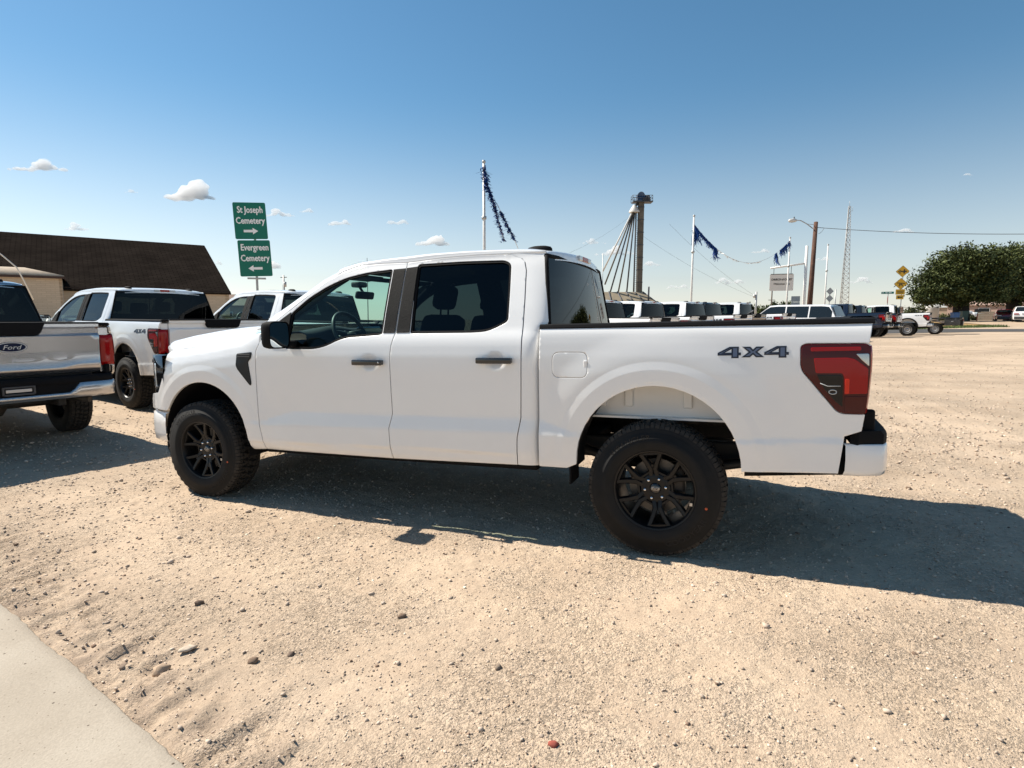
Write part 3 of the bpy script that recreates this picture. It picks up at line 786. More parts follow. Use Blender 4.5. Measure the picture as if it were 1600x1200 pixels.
    def head(s):
        h = fascia('headlamp', LAMP_CLR, s * .962, s * .58, .865, 1.190, .018, T)
        for (ya, yb, za, zb) in ((.86, .62, 1.12, 1.150), (.93, .915, .92, 1.12), (.86, .64, .90, .93)):
            fascia('lamp_strip', LAMP_WHT, s * ya, s * yb, za, zb, .012, h, 8)
    sym(head)
    P = []
    for y in np.concatenate([[-.962], np.linspace(-.955, -.8, 9), np.linspace(-.75, .75, 15), np.linspace(.8, .955, 9), [.962]]):
        o = -.030 if abs(y) < .9 else -.030 * (.966 - abs(y)) / .066
        o -= .0
        P.append([(fpath(y) + o + .03, y * .985, .445), (fpath(y) + o + .006, y * .998, .458), (fpath(y) + o - .004, y, .52), (fpath(y) + o - .004, y, .60), (fpath(y) + o + .006, y * .998, .690), (fpath(y) + o + .035, y * .98, .704)])
    m = MB(); m.grid(np.array(P)); fb = m.build('front_bumper', PT, T)
    fascia('bumper_insert', PLASTIC, -.70, .70, .712, .80, -.015, fb)
    st = MB(); st.grid(np.array([[(fpath(y) + .06, y * .97, z) for z in (.34, .46)] for y in np.linspace(-.93, .93, 15)])); st.build('air_dam', PLASTIC, fb)
    # ---- bed
    bo = [(2.977,.500),(3.156,.502),(3.212,.530)] + arc(RC, .555, .56)[0:] + [(4.645,.587),(4.668,.786),(4.745,.818),(4.757,.905)] + [p for p in offset_poly(LAMP, -.004)]
    # outline that runs round the lamp: keep only the lamp's front side
    lp = np.array(offset_poly(LAMP, -.004))
    i0 = int(np.argmin(np.hypot(lp[:, 0] - 4.757, lp[:, 1] - .905))); i1 = int(np.argmin(np.hypot(lp[:, 0] - 4.762, lp[:, 1] - 1.275)))
    seq = []; i = i0
    while True:
        seq.append(tuple(lp[i])); 
        if i == i1: break
        i = (i + 1) % len(lp)
    seq2 = []; i = i0
    while True:
        seq2.append(tuple(lp[i]))
        if i == i1: break
        i = (i - 1) % len(lp)
    front = seq if min(p[0] for p in seq) < min(p[0] for p in seq2) else seq2
    bo = [(2.977,.500),(3.156,.502),(3.2175,.530)] + arc(RC, .556, .56) + [(4.645,.587),(4.668,.786),(4.745,.818),(4.756,.902)] + front + [(4.766,1.282),(4.779,1.372),(4.70,1.379),(2.977,1.373)]
    fuel = rounded([(3.066,1.223),(3.288,1.223),(3.288,1.070),(3.066,1.070)], .045, 4)
    def bed_side(s):
        b = panel('bed_side', bo, PT, T, s, holes=[offset_poly(fuel, -.003)] if s < 0 else [], step=.026, zstep=.020, rings_at=RC)
        if s < 0:
            panel('fuel_door', fuel, PT, b, s, inward=.01)
            cl = MB(); cl.box((3.277, -(.9655), 1.152), (.022, .012, .045), bev=.004); cl.build('fuel_door_tab', PT, b)
        badge(b, s)
        rl = MB(); P = []
        for x in np.linspace(2.972, 4.79, 30):
            yo = float(ysurf(max(2.98, min(x, 4.6)), 1.37)); zt = float(np.interp(x, [2.97, 4.79], [1.398, 1.404])); zb = float(np.interp(x, [2.97, 4.79], [1.372, 1.378]))
            P.append([(x, s * q[0], q[1]) for q in ((yo + .001, zb - .004), (yo + .004, zb + .004), (yo - .002, zt - .006), (yo - .014, zt), (yo - .10, zt + .001), (yo - .12, zt - .006), (yo - .12, zb - .002))])
        rl.grid(np.array(P), flip=s < 0)
        for e in (P[0], P[-1]): rl.add(e, [tuple(range(7))], False)
        rl.build('bed_rail', PLASTIC, b, auto=40)
        bp_ = MB(); bp_.box((4.742, s * .868, 1.09), (.034, .105, .52), bev=.006); bp_.build('bed_post', PT, b)
        tr = MB(); P = [[(x, s * (yy), zz) for yy, zz in ((.955, .57 if x > 4.2 else .53), (.945, .545), (.93, .52), (.88, .515))] for x in np.linspace(4.185, 4.645, 6)]
        tr.grid(np.array([[(x, s * .930, .600), (x, s * .940, .588), (x, s * .934, .525 + (x - 4.185) * .10), (x, s * .85, .520 + (x - 4.185) * .10)] for x in np.linspace(4.187, 4.643, 6)])); tr.build('bed_valance', PLASTIC, b)
        # inner bed wall seen through the wheel arch
        iw = MB(); iw.grid(np.array([[(x, s * .74, .80), (x, s * .735, .84), (x, s * .73, 1.30), (x, s * .79, 1.375), (x, s * .84, 1.392)] for x in np.linspace(3.0, 4.74, 12)]))
        for xx in (3.33, 3.50, 3.86, 4.03): iw.box((xx, s * .745, 1.0), (.055, .022, .26), bev=.009)
        iw.box((3.87, s * .765, .81), (1.74, .07, .012)); iw.build('inner_bed_wall', PT, b)
        wl_ = MB(); P = []
        for a in np.linspace(.0, .85, 10):
            r = RC[2] + .01; P.append([(RC[0] + r * math.cos(a), s * yy, RC[1] + r * math.sin(a)) for yy in (.955, .86, .74)])
        wl_.grid(np.array(P)); wl_.build('wheel_liner', DARKMETAL, b); wl_ = MB()
        P = []
        for a in np.linspace(PI - .70, PI + .1, 10):
            r = RC[2] + .01; P.append([(RC[0] + r * math.cos(a), s * yy, RC[1] + r * math.sin(a)) for yy in (.955, .86, .74)])
        wl_.grid(np.array(P)); wl_.build('wheel_liner', DARKMETAL, b)
    sym(bed_side)
    # ---- tail lamps
    def tail_lamp(s):
        l = panel('tail_lamp', LAMP, RED_D, T, s, off=.005, inward=.05, soft=.006)
        rb = MB(); P = []
        for z in np.linspace(.912, 1.262, 9):
            xe = float(np.interp(z, [.909, 1.0, 1.15, 1.255, 1.27], [4.757, 4.765, 4.773, 4.771, 4.76]))
            P.append([(xe - .004, s * (float(ysurf(4.7, z)) + .003), z), (xe + .010, s * .945, z), (xe + .014, s * .93, z), (xe + .014, s * .83, z), (xe - .01, s * .822, z)])
        rb.grid(np.array(P), flip=s > 0)
        for e in (P[0], P[-1]): rb.add(e, [tuple(range(5))], False)
        rb.build('lamp_return', RED_B, l)
        for pts, mt, nm, of in (([(4.497,1.252),(4.728,1.256),(4.728,1.237),(4.497,1.232)], RED_B, 'lamp_bar', .008),
                                ([(4.512,1.196),(4.668,1.200),(4.702,1.191),(4.762,1.144),(4.762,1.016),(4.674,1.012),(4.658,1.008),(4.654,1.104),(4.645,1.120),(4.524,1.118)], RED_B, 'brake_lens', .008),
                                ([(4.529,1.109),(4.640,1.111),(4.649,1.098),(4.652,.942),(4.614,.975),(4.560,1.044)], LAMP_CLR, 'reverse_lens', .0075),
                                ([(4.705,1.220),(4.763,1.222),(4.765,1.156),(4.730,1.190)], REFLECT, 'side_reflector', .0075),
                                ([(4.660,1.090),(4.680,1.090),(4.680,1.014),(4.660,1.012)], RED_O, 'turn_lens', .0095),
                                ([(4.660,.998),(4.760,1.002),(4.754,.924),(4.662,.916)], RED_D, 'lower_lens', .009)):
            panel(nm, rounded(pts, .006, 2), mt, l, s, off=of, inward=.006, step=.06, zstep=.06, soft=.003)
        hk = MB(); yb = float(ysurf(4.6, 1.03)) + .009
        hk.tube([(4.545, s * (yb + .001), 1.065), (4.580, s * (yb + .001), 1.050), (4.640, s * (yb + .001), 1.052)], .0022, 5)
        hk.tube([(4.605 + .018 * math.cos(t), s * (yb + .001), 1.020 + .011 * math.sin(t)) for t in np.linspace(0, 2 * PI, 13)], .003, 5); hk.build('lamp_bulb', LAMP_WHT, l)
    sym(tail_lamp)
    # ---- tailgate
    tz = [(1.405,4.792),(1.398,4.806),(1.360,4.806),(1.350,4.790),(1.335,4.772),(1.285,4.768),(1.272,4.778),(1.266,4.798),(1.258,4.803),(1.20,4.797),(1.10,4.790),(.960,4.784),(.945,4.790),(.932,4.790),(.86,4.776),(.835,4.755)]
    P = []
    for y in np.linspace(-.812, .812, 33):
        k = 1 - .35 * abs(y) ** 2.5; row = [(4.70, y, 1.405)]
        for z, x in tz:
            xx = 4.770 + (x - 4.770) * (k if z > .96 else 1)
            if .93 <= z <= .97: z = z - .035 * float(ss(.62, .42, abs(y)))
            row.append((xx, y, z))
        row.append((4.70, y, .84)); P.append(row)
    m = MB(); m.grid(np.array(P))
    for e in (P[0], P[-1]): m.add(e, [tuple(range(len(e)))], False)
    tg = m.build('tailgate', PT, T, auto=32)
    cp = MB(); cp.grid(np.array([[(4.690, y, 1.404), (4.700, y, 1.412), (4.790, y, 1.413), (4.808, y, 1.405), (4.810, y, 1.392)] for y in np.linspace(-.815, .815, 9)])); cp.build('tailgate_cap', PLASTIC, tg)
    hp = MB(); ring = rounded([(-.30,1.402),(.30,1.402),(.255,1.292),(.22,1.280),(-.22,1.280),(-.255,1.292)], .02, 3)
    hp.prism(ring, lambda y, z: (4.770, y, z), lambda y, z: (4.812, y, z)); hd = hp.build('tailgate_handle', PLASTIC, tg)
    oval_emblem(tg, (4.795, 0, 1.150), 1)
    cx_ = -.56
    for chs, wd in (("F", .27), ("-", .13), ("1", .13), ("5", .27), ("0", .27)):
        V, Fc = text_geo(chs, .20, 0.)
        v0, v1 = min(v[0] for v in V), max(v[0] for v in V); u0, u1 = min(v[1] for v in V), max(v[1] for v in V); n = len(V)
        hh = .098 if chs != "-" else .022
        cv = lambda v, x: (x, cx_ + (v[0] - v0) / (v1 - v0) * wd, 1.030 + ((v[1] - u0) / (u1 - u0) - .5) * hh)
        A = [cv(v, 4.783) for v in V]; B_ = [cv(v, 4.7945) for v in V]
        le = MB(); le.add(B_, Fc); ec = {}
        for f_ in Fc:
            for i in range(len(f_)):
                e = tuple(sorted((f_[i], f_[(i + 1) % len(f_)]))); ec[e] = ec.get(e, 0) + 1
        le.add(A + B_, [(a_, b_, n + b_, n + a_) for (a_, b_), c in ec.items() if c == 1]); le.build('tailgate_character', PT, tg)
        cx_ += wd + .0125
    # ---- rear bumper
    def bpath(y):
        return float(np.interp(abs(y), [0, .5, .75, .86, .915, .940, .952], [4.925, 4.914, 4.902, 4.886, 4.855, 4.79, 4.680]))
    ysb = np.concatenate([[-.952, -.947, -.940, -.928, -.915, -.89, -.86, -.8, -.75], np.linspace(-.7, .7, 29), [.75, .8, .86, .89, .915, .928, .940, .947, .952]])
    P = []
    for y in ysb:
        zt = .742 - .105 * float(ss(.56, .46, abs(y))); zb = .572 + .02 * float(ss(.80, .95, abs(y))) + .035 * float(ss(.3, .8, abs(y)))
        zb = .570 + .0 * y; x = bpath(y)
        P.append([(x - .04, y * .985, zb + .0), (x - .010, y * .996, zb + .006), (x - .002, y, zb + .03), (x, y, (zt + zb) / 2), (x - .002, y, zt - .008), (x - .010, y * .997, zt), (x - .05, y * .98, zt + .002)])
    m = MB(); m.grid(np.array(P)); rbp = m.build('rear_bumper', PT, T, auto=60)
    P = []
    for y in np.linspace(-.945, .945, 41):
        x = bpath(y) - .008; P.append([(4.70, y, .745), (x - .004, y, .738), (x + .002, y, .748), (x + .002, y, .792), (x - .012, y, .812), (4.74, y * .98, .816), (4.70, y * .97, .80)])
    m = MB(); m.grid(np.array(P))
    for e in (P[0], P[-1]): m.add(e, [tuple(range(7))], False)
    m.build('bumper_step', PLASTIC, rbp, auto=40)
    cf = MB(); cf.grid(np.array([[(bpath(y) - .03, y, .60), (bpath(y) - .025, y, .76)] for y in np.linspace(-.60, .60, 13)])); cf.build('bumper_centre', PLASTIC, rbp)
    pb = MB()
    for zz in (.735, .660): pb.box((4.905, 0, zz), (.03, .25, .020), bev=.004)
    for yy in (-.13, .13): pb.box((4.900, yy, .70), (.03, .02, .09), bev=.004)
    pb.build('plate_bracket', GREY_P, rbp)
    pk = MB(); pk.box((4.902, 0, .698), (.012, .22, .035), bev=.003); pk.build('plate_lamp', STEEL, rbp)
    for s in (-1, 1):
        br = MB(); br.box((4.785, s * .87, .86), (.065, .05, .12), bev=.01); br.build('bumper_bracket', PLASTIC, rbp)
    fl = MB(); fl.box((4.655, 0, .69), (.07, 1.80, .26), bev=.01); fl.build('bumper_filler', PLASTIC, rbp)
    # ---- cabin
    cab = MB(); cab.box((1.75, 0, .52), (2.40, 1.78, .08)); cab.box((.62, 0, .90), (.05, 1.74, .80)); cab.box((2.945, 0, .93), (.03, 1.76, .86)); cab.build('cabin_floor', CABIN, T)
    inner = [(.69,.50),(2.82,.53),(2.95,.53),(2.95,1.335),(2.0,1.335),(1.80,1.325),(1.49,1.305),(1.31,1.245),(1.206,1.225),(.69,1.225)]
    def shell(s):
        panel('door_lining', inner, CABIN, T, s, off=-.030, rim=False, soft=0, step=.1, zstep=.06)
        panel('pillar_lining', [(1.79,1.32),(2.02,1.32),(2.00,1.87),(1.78,1.87)], CABIN, T, s, off=-.026, rim=False, soft=0, step=.1, zstep=.1)
        panel('pillar_lining', [(2.72,1.32),(2.93,1.32),(2.90,1.86),(2.69,1.86)], CABIN, T, s, off=-.035, rim=False, soft=0, step=.1, zstep=.1)
        panel('sill_trim', [(.60,.405),(.62,.452),(2.93,.508),(2.93,.45)], PLASTIC, T, s, off=-.045, inward=.10, soft=0, step=.15, zstep=.05)
    sym(shell)
    dsh = MB(); P = []
    for y in np.linspace(-.80, .80, 17):
        hump = .045 * math.exp(-((y + .40) / .20) ** 2) + .02 * math.exp(-(y / .18) ** 2)
        P.append([(.60, y, 1.355), (.78, y, 1.372 + hump * .5), (.93, y, 1.375 + hump), (1.00, y, 1.345 + hump), (1.02, y, 1.22), (.98, y, .95), (.98, y, .60)])
    dsh.grid(np.array(P)); d = dsh.build('dashboard', CABIN, T)
    ce = MB(); ce.box((1.00, .02, 1.30), (.03, .34, .20), bev=.012); ce.build('centre_screen', GLOSSBLK, d)
    sw = MB(); sw.sm = True
    C0 = Vector((1.135, -.42, 1.345)); ax = Vector((.90, 0, .42)).normalized(); e1 = Vector((0, 1, 0)); e2 = ax.cross(e1)
    sw.tube([C0 + (e1 * math.cos(t) + e2 * math.sin(t)) * .19 for t in np.linspace(0, 2 * PI, 41)], .0165, 8, cap=False)
    for t in (.15, PI - .15, -PI / 2): sw.tube([C0 - ax * .03, C0 + (e1 * math.cos(t) + e2 * math.sin(t)) * .185], [.03, .014], 8)
    sw.tube([C0 - ax * .02, C0 - ax * .25], [.05, .04], 10); sw.lathe([(.001,.02),(.05,.018),(.065,0),(.06,-.03)], 18, 'z', tuple(C0 - ax * .02))
    sw.build('steering_wheel', GREY_P, d)
    def seat(y, x, wd, back_top, nm='front_seat', hr=1):
        s_ = MB(); s_.box((x, y, .93), (.52, wd, .18), bev=.06)
        R_ = Matrix.Rotation(math.radians(14), 3, 'Y'); s_.box((x + .28, y, 1.18), (.15, wd, .62), R_, bev=.06)
        o = s_.build(nm, CLOTH, T, auto=60)
        for k in ([0] if hr == 1 else (-.5, .5)):
            h = MB(); h.box((x + .355, y + k * (.72), back_top), (.10, .27, .19), R_, bev=.045); h.tube([(x + .335, y + k * .72 - .06, back_top - .2), (x + .35, y + k * .72 - .06, back_top)], .007, 6); h.tube([(x + .335, y + k * .72 + .06, back_top - .2), (x + .35, y + k * .72 + .06, back_top)], .007, 6)
            h.build('headrest', CLOTH, o, auto=60)
    seat(-.42, 1.68, .52, 1.615); seat(.42, 1.68, .52, 1.615); seat(0, 2.50, 1.45, 1.575, 'rear_bench', 2)
    rm = MB(); rm.box((1.0, -.02, 1.682), (.035, .25, .068), Matrix.Rotation(.25, 3, 'Y'), bev=.015); rm.tube([(.975, 0, 1.70), (.93, 0, 1.765)], .012, 6); rm.box((.93, 0, 1.78), (.10, .12, .05), bev=.015); rm.build('interior_mirror', CABIN, T, auto=50)
    for s in (-1, 1):
        vs_ = MB(); vs_.box((1.25, s * .40, 1.800), (.16, .40, .018), Matrix.Rotation(-.12, 3, 'Y'), bev=.006); vs_.build('sun_visor', CABIN, T)
    # ---- bed floor, chassis
    bf = MB(); bf.box((3.87, 0, .83), (1.72, 1.46, .04)); bf.box((2.995, 0, 1.09), (.03, 1.80, .54)); 
    for k in range(9): bf.box((3.87, -.62 + k * .155, .856), (1.70, .06, .014), bev=.004)
    bf.build('bed_floor', DARKMETAL, T)
    ch = MB()
    for s in (-1, 1):
        ch.box((1.95, s * .44, .545), (5.5, .08, .15), bev=.012)
        ch.tube([(3.08, s * .56, .56), (3.40, s * .56, .475), (3.70, s * .56, .455), (4.0, s * .56, .475), (4.45, s * .56, .57)], .032, 6)
        ch.tube([(3.60, s * .50, .45), (3.45, s * .46, .85)], .028, 8)
        ch.box((3.10, s * .60, .70), (.12, .10, .16), bev=.01)
    for xx in (.35, 1.2, 2.2, 3.1, 4.4): ch.box((xx, 0, .52), (.10, .88, .08), bev=.01)
    ch.box((.0, 0, .55), (.7, .80, .30), bev=.06); ch.box((1.0, .05, .50), (.9, .36, .26), bev=.06); ch.build('chassis', DARKMETAL, T)
    fx = MB(); fx.box((2.45, -.62, .515), (.85, .34, .14), bev=.04); fx.build('fuel_tank', DARKMETAL, T)
    ra = MB(); ra.sm = True; ra.tube([(WBX, -.74, .405), (WBX, .74, .405)], .045, 12); ra.lathe([(.05,-.14),(.12,-.09),(.15,0),(.12,.09),(.05,.14)], 16, 'y', (WBX, .08, .405)); ra.tube([(WBX, .0, .405), (1.2, .0, .50)], .045, 10)
    ra.build('rear_axle', RUSTY, T)
    fa = MB(); fa.tube([(0, -.74, .405), (0, .74, .405)], .035, 10)
    for s in (-1, 1): fa.tube([(.02, s * .42, .50), (.0, s * .70, .34)], .03, 8); fa.tube([(.0, s * .55, .42), (.02, s * .50, .95)], .05, 10)
    fa.build('front_axle', DARKMETAL, T)
    exh = MB(); exh.tube([(1.0, .30, .40), (2.6, .32, .42), (3.2, .34, .45)], .035, 10); exh.tube([(2.45, .33, .44), (3.05, .33, .45)], .10, 12); exh.tube([(3.2, .34, .45), (3.45, .36, .62), (4.0, .40, .60), (4.45, .62, .52), (4.62, .74, .50)], .036, 10); exh.build('exhaust_pipe', RUSTY, T)
    for s in (-1, 1):
        mf = MB(); mf.box((3.172, s * .86, .462), (.012, .19, .145), bev=.004); mf.build('mud_flap', PLASTIC, T)
        sb = MB(); sb.box((-.40, s * .82, .40), (.10, .18, .16), bev=.02); sb.build('lower_deflector', PLASTIC, T)
    wh = make_wheel(T, 0, -1)
    for x, s in ((WBX, -1), (0, 1), (WBX, 1)):
        c = copy_tree(wh, T); c.location = (x, .85 * s, .405); c.rotation_euler = (0, random.uniform(0, 1.0) if s > 0 else .0, PI if s > 0 else 0)
    return T
WBX = 3.694
def badge(par, s):
    """the two-tone 4X4 decal on the bed side"""
    h = .058; ox, oz = 4.034, 1.196; W = .359
    four = [(0,.20),(0,.46),(1.05,1.02),(1.86,1.02),(1.86,.46),(2.06,.46),(2.06,.20),(1.86,.20),(1.86,-.06),(1.22,-.06),(1.22,.20)]
    hole = [(.62,.46),(1.22,.80),(1.22,.46)]
    ex = [(2.10,.0),(2.72,.5),(2.15,1.0),(2.86,1.0),(3.10,.74),(3.36,1.0),(4.05,1.0),(3.48,.5),(4.08,.0),(3.36,.0),(3.10,.26),(2.84,.0)]
    four2 = [(x + 4.06, z) for x, z in four]; hole2 = [(x + 4.06, z) for x, z in hole]
    k = W / 6.12
    def mp(p): return [(ox + (x if s < 0 else 6.12 - x) * k, oz + z * h + .006 * (x if s < 0 else 6.12 - x) / 6.12) for x, z in p]
    b = panel('drive_badge', mp(four), DECAL_N, par, s, holes=[mp(hole)], off=.002, inward=.003, soft=0, step=.05, zstep=.05)
    panel('badge_character', mp(ex), DECAL_N, b, s, off=.002, inward=.003, soft=0, step=.05, zstep=.05)
    panel('badge_character', mp(four2), DECAL_N, b, s, holes=[mp(hole2)], off=.002, inward=.003, soft=0, step=.05, zstep=.05)
    for poly, hh in ((four, hole), (ex, None), (four2, hole2)):
        panel('badge_inlay', mp(offset_poly(poly, .14)), DECAL_S, b, s, holes=[mp(offset_poly(hh, -.14))] if hh else [], off=.0032, inward=.001, soft=0, step=.05, zstep=.05, rim=False)
def oval_emblem(par, c, d):
    """blue oval with a script word; d = +1 faces +x"""
    n = 40
    def ring(a, b, x): return [(c[0] + d * x, c[1] + a * math.cos(2 * PI * i / n), c[2] + b * math.sin(2 * PI * i / n)) for i in range(n)]
    m = MB(); m.add(ring(.134, .056, -.006) + ring(.134, .056, .006), [(i, (i + 1) % n, n + (i + 1) % n, n + i) for i in range(n)]); m.add(ring(.134, .056, .006), [tuple(range(n))])
    e = m.build('oval_emblem', EMB_BLUE, par)
    r = MB(); r.add(ring(.130, .052, .0066) + ring(.121, .0455, .0070), [(i, (i + 1) % n, n + (i + 1) % n, n + i) for i in range(n)]); 
    V, Fc = text_geo("Ford", .078, .28)
    r.add([(c[0] + d * .0075, c[1] + d * v[0] * 1.02, c[2] + v[1] * .85 - .002) for v in V], Fc)
    r.build('emblem_script', SCRIPT, e, fix=False)
# ------------------------------------------------------------------ ground
FH = np.array([math.sin(YAW), math.cos(YAW)])
RH = np.array([math.cos(YAW), -math.sin(YAW)])
def SW(s, w): return CAM[0] + RH[0] * s + FH[0] * w, CAM[1] + RH[1] * s + FH[1] * w
def vnoise(x, y, seed, per=256):
    rs = np.random.RandomState(seed); T_ = rs.rand(per, per)
    xi = np.floor(x).astype(int); yi = np.floor(y).astype(int); fx = x - xi; fy = y - yi
    fx = fx * fx * (3 - 2 * fx); fy = fy * fy * (3 - 2 * fy)
    a = T_[xi % per, yi % per]; b = T_[(xi + 1) % per, yi % per]; c = T_[xi % per, (yi + 1) % per]; d = T_[(xi + 1) % per, (yi + 1) % per]
    return (a * (1 - fx) + b * fx) * (1 - fy) + (c * (1 - fx) + d * fx) * fy
# concrete apron: its edge runs from A to B
EA = np.array([0.57, -2.706]); EB = np.array([2.533, -3.183]); ED = (EB - EA) / np.linalg.norm(EB - EA); EN = np.array([ED[1], -ED[0]])
def edge_d(x, y):   # + on the gravel side
    return -((x - EA[0]) * EN[0] + (y - EA[1]) * EN[1])
def rough(x, y):
    n = .010 * (vnoise(x * 1.1 + 40, y * 1.1 + 40, 1) - .5) + .012 * (vnoise(x * 3.1 + 11, y * 3.1 + 70, 2) - .5) + .0075 * (vnoise(x * 9 + 31, y * 9 + 7, 3) - .5) + .0055 * (vnoise(x * 23 + 5, y * 23 + 9, 4) - .5) + .0045 * (vnoise(x * 51 + 5, y * 51 + 9, 5) - .5)
    v_ = vnoise(x * 5.3 + 77, y * 9.1 + 13, 9) * .65 + vnoise(x * 15 + 7, y * 21 + 3, 10) * .35
    n = n + .0055 * ss(.46, .52, v_) - .0050 * ss(.60, .66, v_)
    # broken clods along the concrete edge
    e = edge_d(x, y); k = np.exp(-((e - .16) / .22) ** 2)
    al = (x * ED[0] + y * ED[1]); cl = vnoise(al * 16 + 9 + e * 3, e * 5 + 60, 6); cl2 = vnoise(al * 34 + e * 20, e * 14 + 60, 8)
    n = n + k * (.017 * (ss(.35, .60, cl) - .5) + .013 * (ss(.4, .6, cl2) - .5)) - .006 * k
    return n
def axis(lo, hi, a, b, fine, grow=1.12, mx=40.):
    c = list(np.arange(a, b, fine)); st = fine; v = b
    while v < hi: c.append(v); st = min(st * grow, mx); v += st
    c.append(hi); st = fine; v = a - fine; l = []
    while v > lo: l.append(v); st = min(st * grow, mx); v -= st
    return np.array([lo] + l[::-1] + c)
gxs = axis(-900, 1100, -1.0, 7.2, .021); gys = axis(-120, 1600, -3.9, 1.2, .021)
X, Y = np.meshgrid(gxs, gys, indexing='ij')
near = np.clip(1.3 - np.hypot(X - CAM[0], Y - CAM[1]) / 30, 0, 1)
Zg = G(X, Y) + rough(X, Y) * near
# the gravel dips under the apron
Zg = np.where(edge_d(X, Y) < -.02, Zg - .05 * np.clip(-edge_d(X, Y) / .06, 0, 1) * (Y < 2) * (X < 6), Zg)
me = bpy.data.meshes.new('gravel_lot')
nx, ny = X.shape
V = np.stack([X, Y, Zg], 2).reshape(-1, 3).astype(np.float32)
i, j = np.meshgrid(np.arange(nx - 1), np.arange(ny - 1), indexing='ij'); q = (i * ny + j).ravel()
F4 = np.stack([q, q + ny, q + ny + 1, q + 1], 1).astype(np.int32)
def fast_mesh(me, V, F):
    k = F.shape[1]
    me.vertices.add(len(V)); me.vertices.foreach_set("co", np.ascontiguousarray(V, np.float32).ravel())
    me.loops.add(F.size); me.loops.foreach_set("vertex_index", np.ascontiguousarray(F, np.int32).ravel())
    me.polygons.add(len(F)); me.polygons.foreach_set("loop_start", np.arange(0, F.size, k, dtype=np.int32)); me.update(calc_edges=True)
fast_mesh(me, V, F4); me.polygons.foreach_set("use_smooth", np.ones(len(F4), bool))
GM, n, l, b = nmat('gravel_ground')
tc = n.new("ShaderNodeTexCoord")
def tex(kind, scale, **kw):
    t = n.new(kind); t.inputs["Scale"].default_value = scale
    for k, v in kw.items(): t.inputs[k].default_value = v
    l.new(tc.outputs["Object"], t.inputs["Vector"]); return t
def ramp(src, stops):
    r = n.new("ShaderNodeValToRGB"); e = r.color_ramp.elements
    while len(e) < len(stops): e.new(.5)
    for k, (p, c) in enumerate(stops): e[k].position = p; e[k].color = (*c, 1)
    l.new(src, r.inputs[0]); return r
def mixc(a, bb, fac, mode='MIX'):
    m = n.new("ShaderNodeMix"); m.data_type = 'RGBA'; m.blend_type = mode
    if isinstance(fac, float): m.inputs["Factor"].default_value = fac
    else: l.new(fac, m.inputs["Factor"])
    for s_, v in (("A", a), ("B", bb)):
        if isinstance(v, tuple): m.inputs[s_].default_value = (*v, 1)
        else: l.new(v, m.inputs[s_])
    return m.outputs["Result"]
def math_(op, a, bb):
    m = n.new("ShaderNodeMath"); m.operation = op
    for k, v in ((0, a), (1, bb)):
        if isinstance(v, (int, float)): m.inputs[k].default_value = v
        else: l.new(v, m.inputs[k])
    return m.outputs[0]
big = tex("ShaderNodeTexNoise", .35, Detail=5.); med = tex("ShaderNodeTexNoise", 3.2, Detail=8., Roughness=.65); fin = tex("ShaderNodeTexNoise", 55., Detail=6., Roughness=.7)
vor = tex("ShaderNodeTexVoronoi", 95.); vor2 = tex("ShaderNodeTexVoronoi", 38.); vor3 = tex("ShaderNodeTexVoronoi", 210.)
c0 = ramp(med.outputs["Fac"], [(.25, (.45, .352, .262)), (.5, (.52, .415, .312)), (.75, (.575, .465, .358))]).outputs[0]
mpg = n.new("ShaderNodeMapping"); mpg.inputs["Scale"].default_value = (.28, 1.5, 1.); mpg.inputs["Rotation"].default_value = (0, 0, .25); l.new(tc.outputs["Object"], mpg.inputs[0])
lane = n.new("ShaderNodeTexNoise"); lane.inputs["Scale"].default_value = 1.; lane.inputs["Detail"].default_value = 6; l.new(mpg.outputs[0], lane.inputs["Vector"])
c0 = mixc(c0, ramp(lane.outputs["Fac"], [(.34, (.91, .90, .89)), (.52, (1., 1., 1.)), (.68, (1.04, 1.04, 1.03))]).outputs[0], 1.0, 'MULTIPLY')
c1 = mixc(c0, ramp(big.outputs["Fac"], [(.3, (.82, .80, .78)), (.7, (1.06, 1.03, 1.0))]).outputs[0], 1.0, 'MULTIPLY')
c2 = mixc(c1, ramp(vor.outputs["Color"], [(.2, (.80, .78, .77)), (.55, (1., 1., 1.)), (.9, (1.12, 1.11, 1.10))]).outputs[0], .32, 'MULTIPLY')
c3 = mixc(c2, ramp(fin.outputs["Fac"], [(.30, (.70, .68, .66)), (.50, (1., 1., 1.)), (.72, (1.12, 1.12, 1.1))]).outputs[0], .42, 'MULTIPLY')
sxy = n.new("ShaderNodeSeparateXYZ"); l.new(tc.outputs["Object"], sxy.inputs[0])
ed_ = math_('ADD', math_('MULTIPLY', sxy.outputs["X"], float(-EN[0])), math_('MULTIPLY', sxy.outputs["Y"], float(-EN[1]))); ed_ = math_('ADD', ed_, float(EA[0] * EN[0] + EA[1] * EN[1]))
crumb = tex("ShaderNodeTexNoise", 6., Detail=8., Roughness=.7)
band = math_('MULTIPLY', ramp(ed_, [(.0, (1, 1, 1)), (.42, (0, 0, 0))]).outputs[0], ramp(crumb.outputs["Fac"], [(.42, (0, 0, 0)), (.58, (1, 1, 1))]).outputs[0])
c3 = mixc(c3, (.27, .205, .155), math_('MULTIPLY', band, .8))
l.new(c3, b.inputs["Base Color"]); b.inputs["Roughness"].default_value = .95; b.inputs["Specular IOR Level"].default_value = .15
hsum = math_('ADD', math_('MULTIPLY', vor.outputs["Distance"], -.35), math_('MULTIPLY', vor2.outputs["Distance"], -.35))
hsum = math_('ADD', hsum, math_('MULTIPLY', vor3.outputs["Distance"], -.20)); hsum = math_('ADD', hsum, math_('MULTIPLY', fin.outputs["Fac"], .5))
scar = tex("ShaderNodeTexNoise", 14., Detail=7., Roughness=.7)
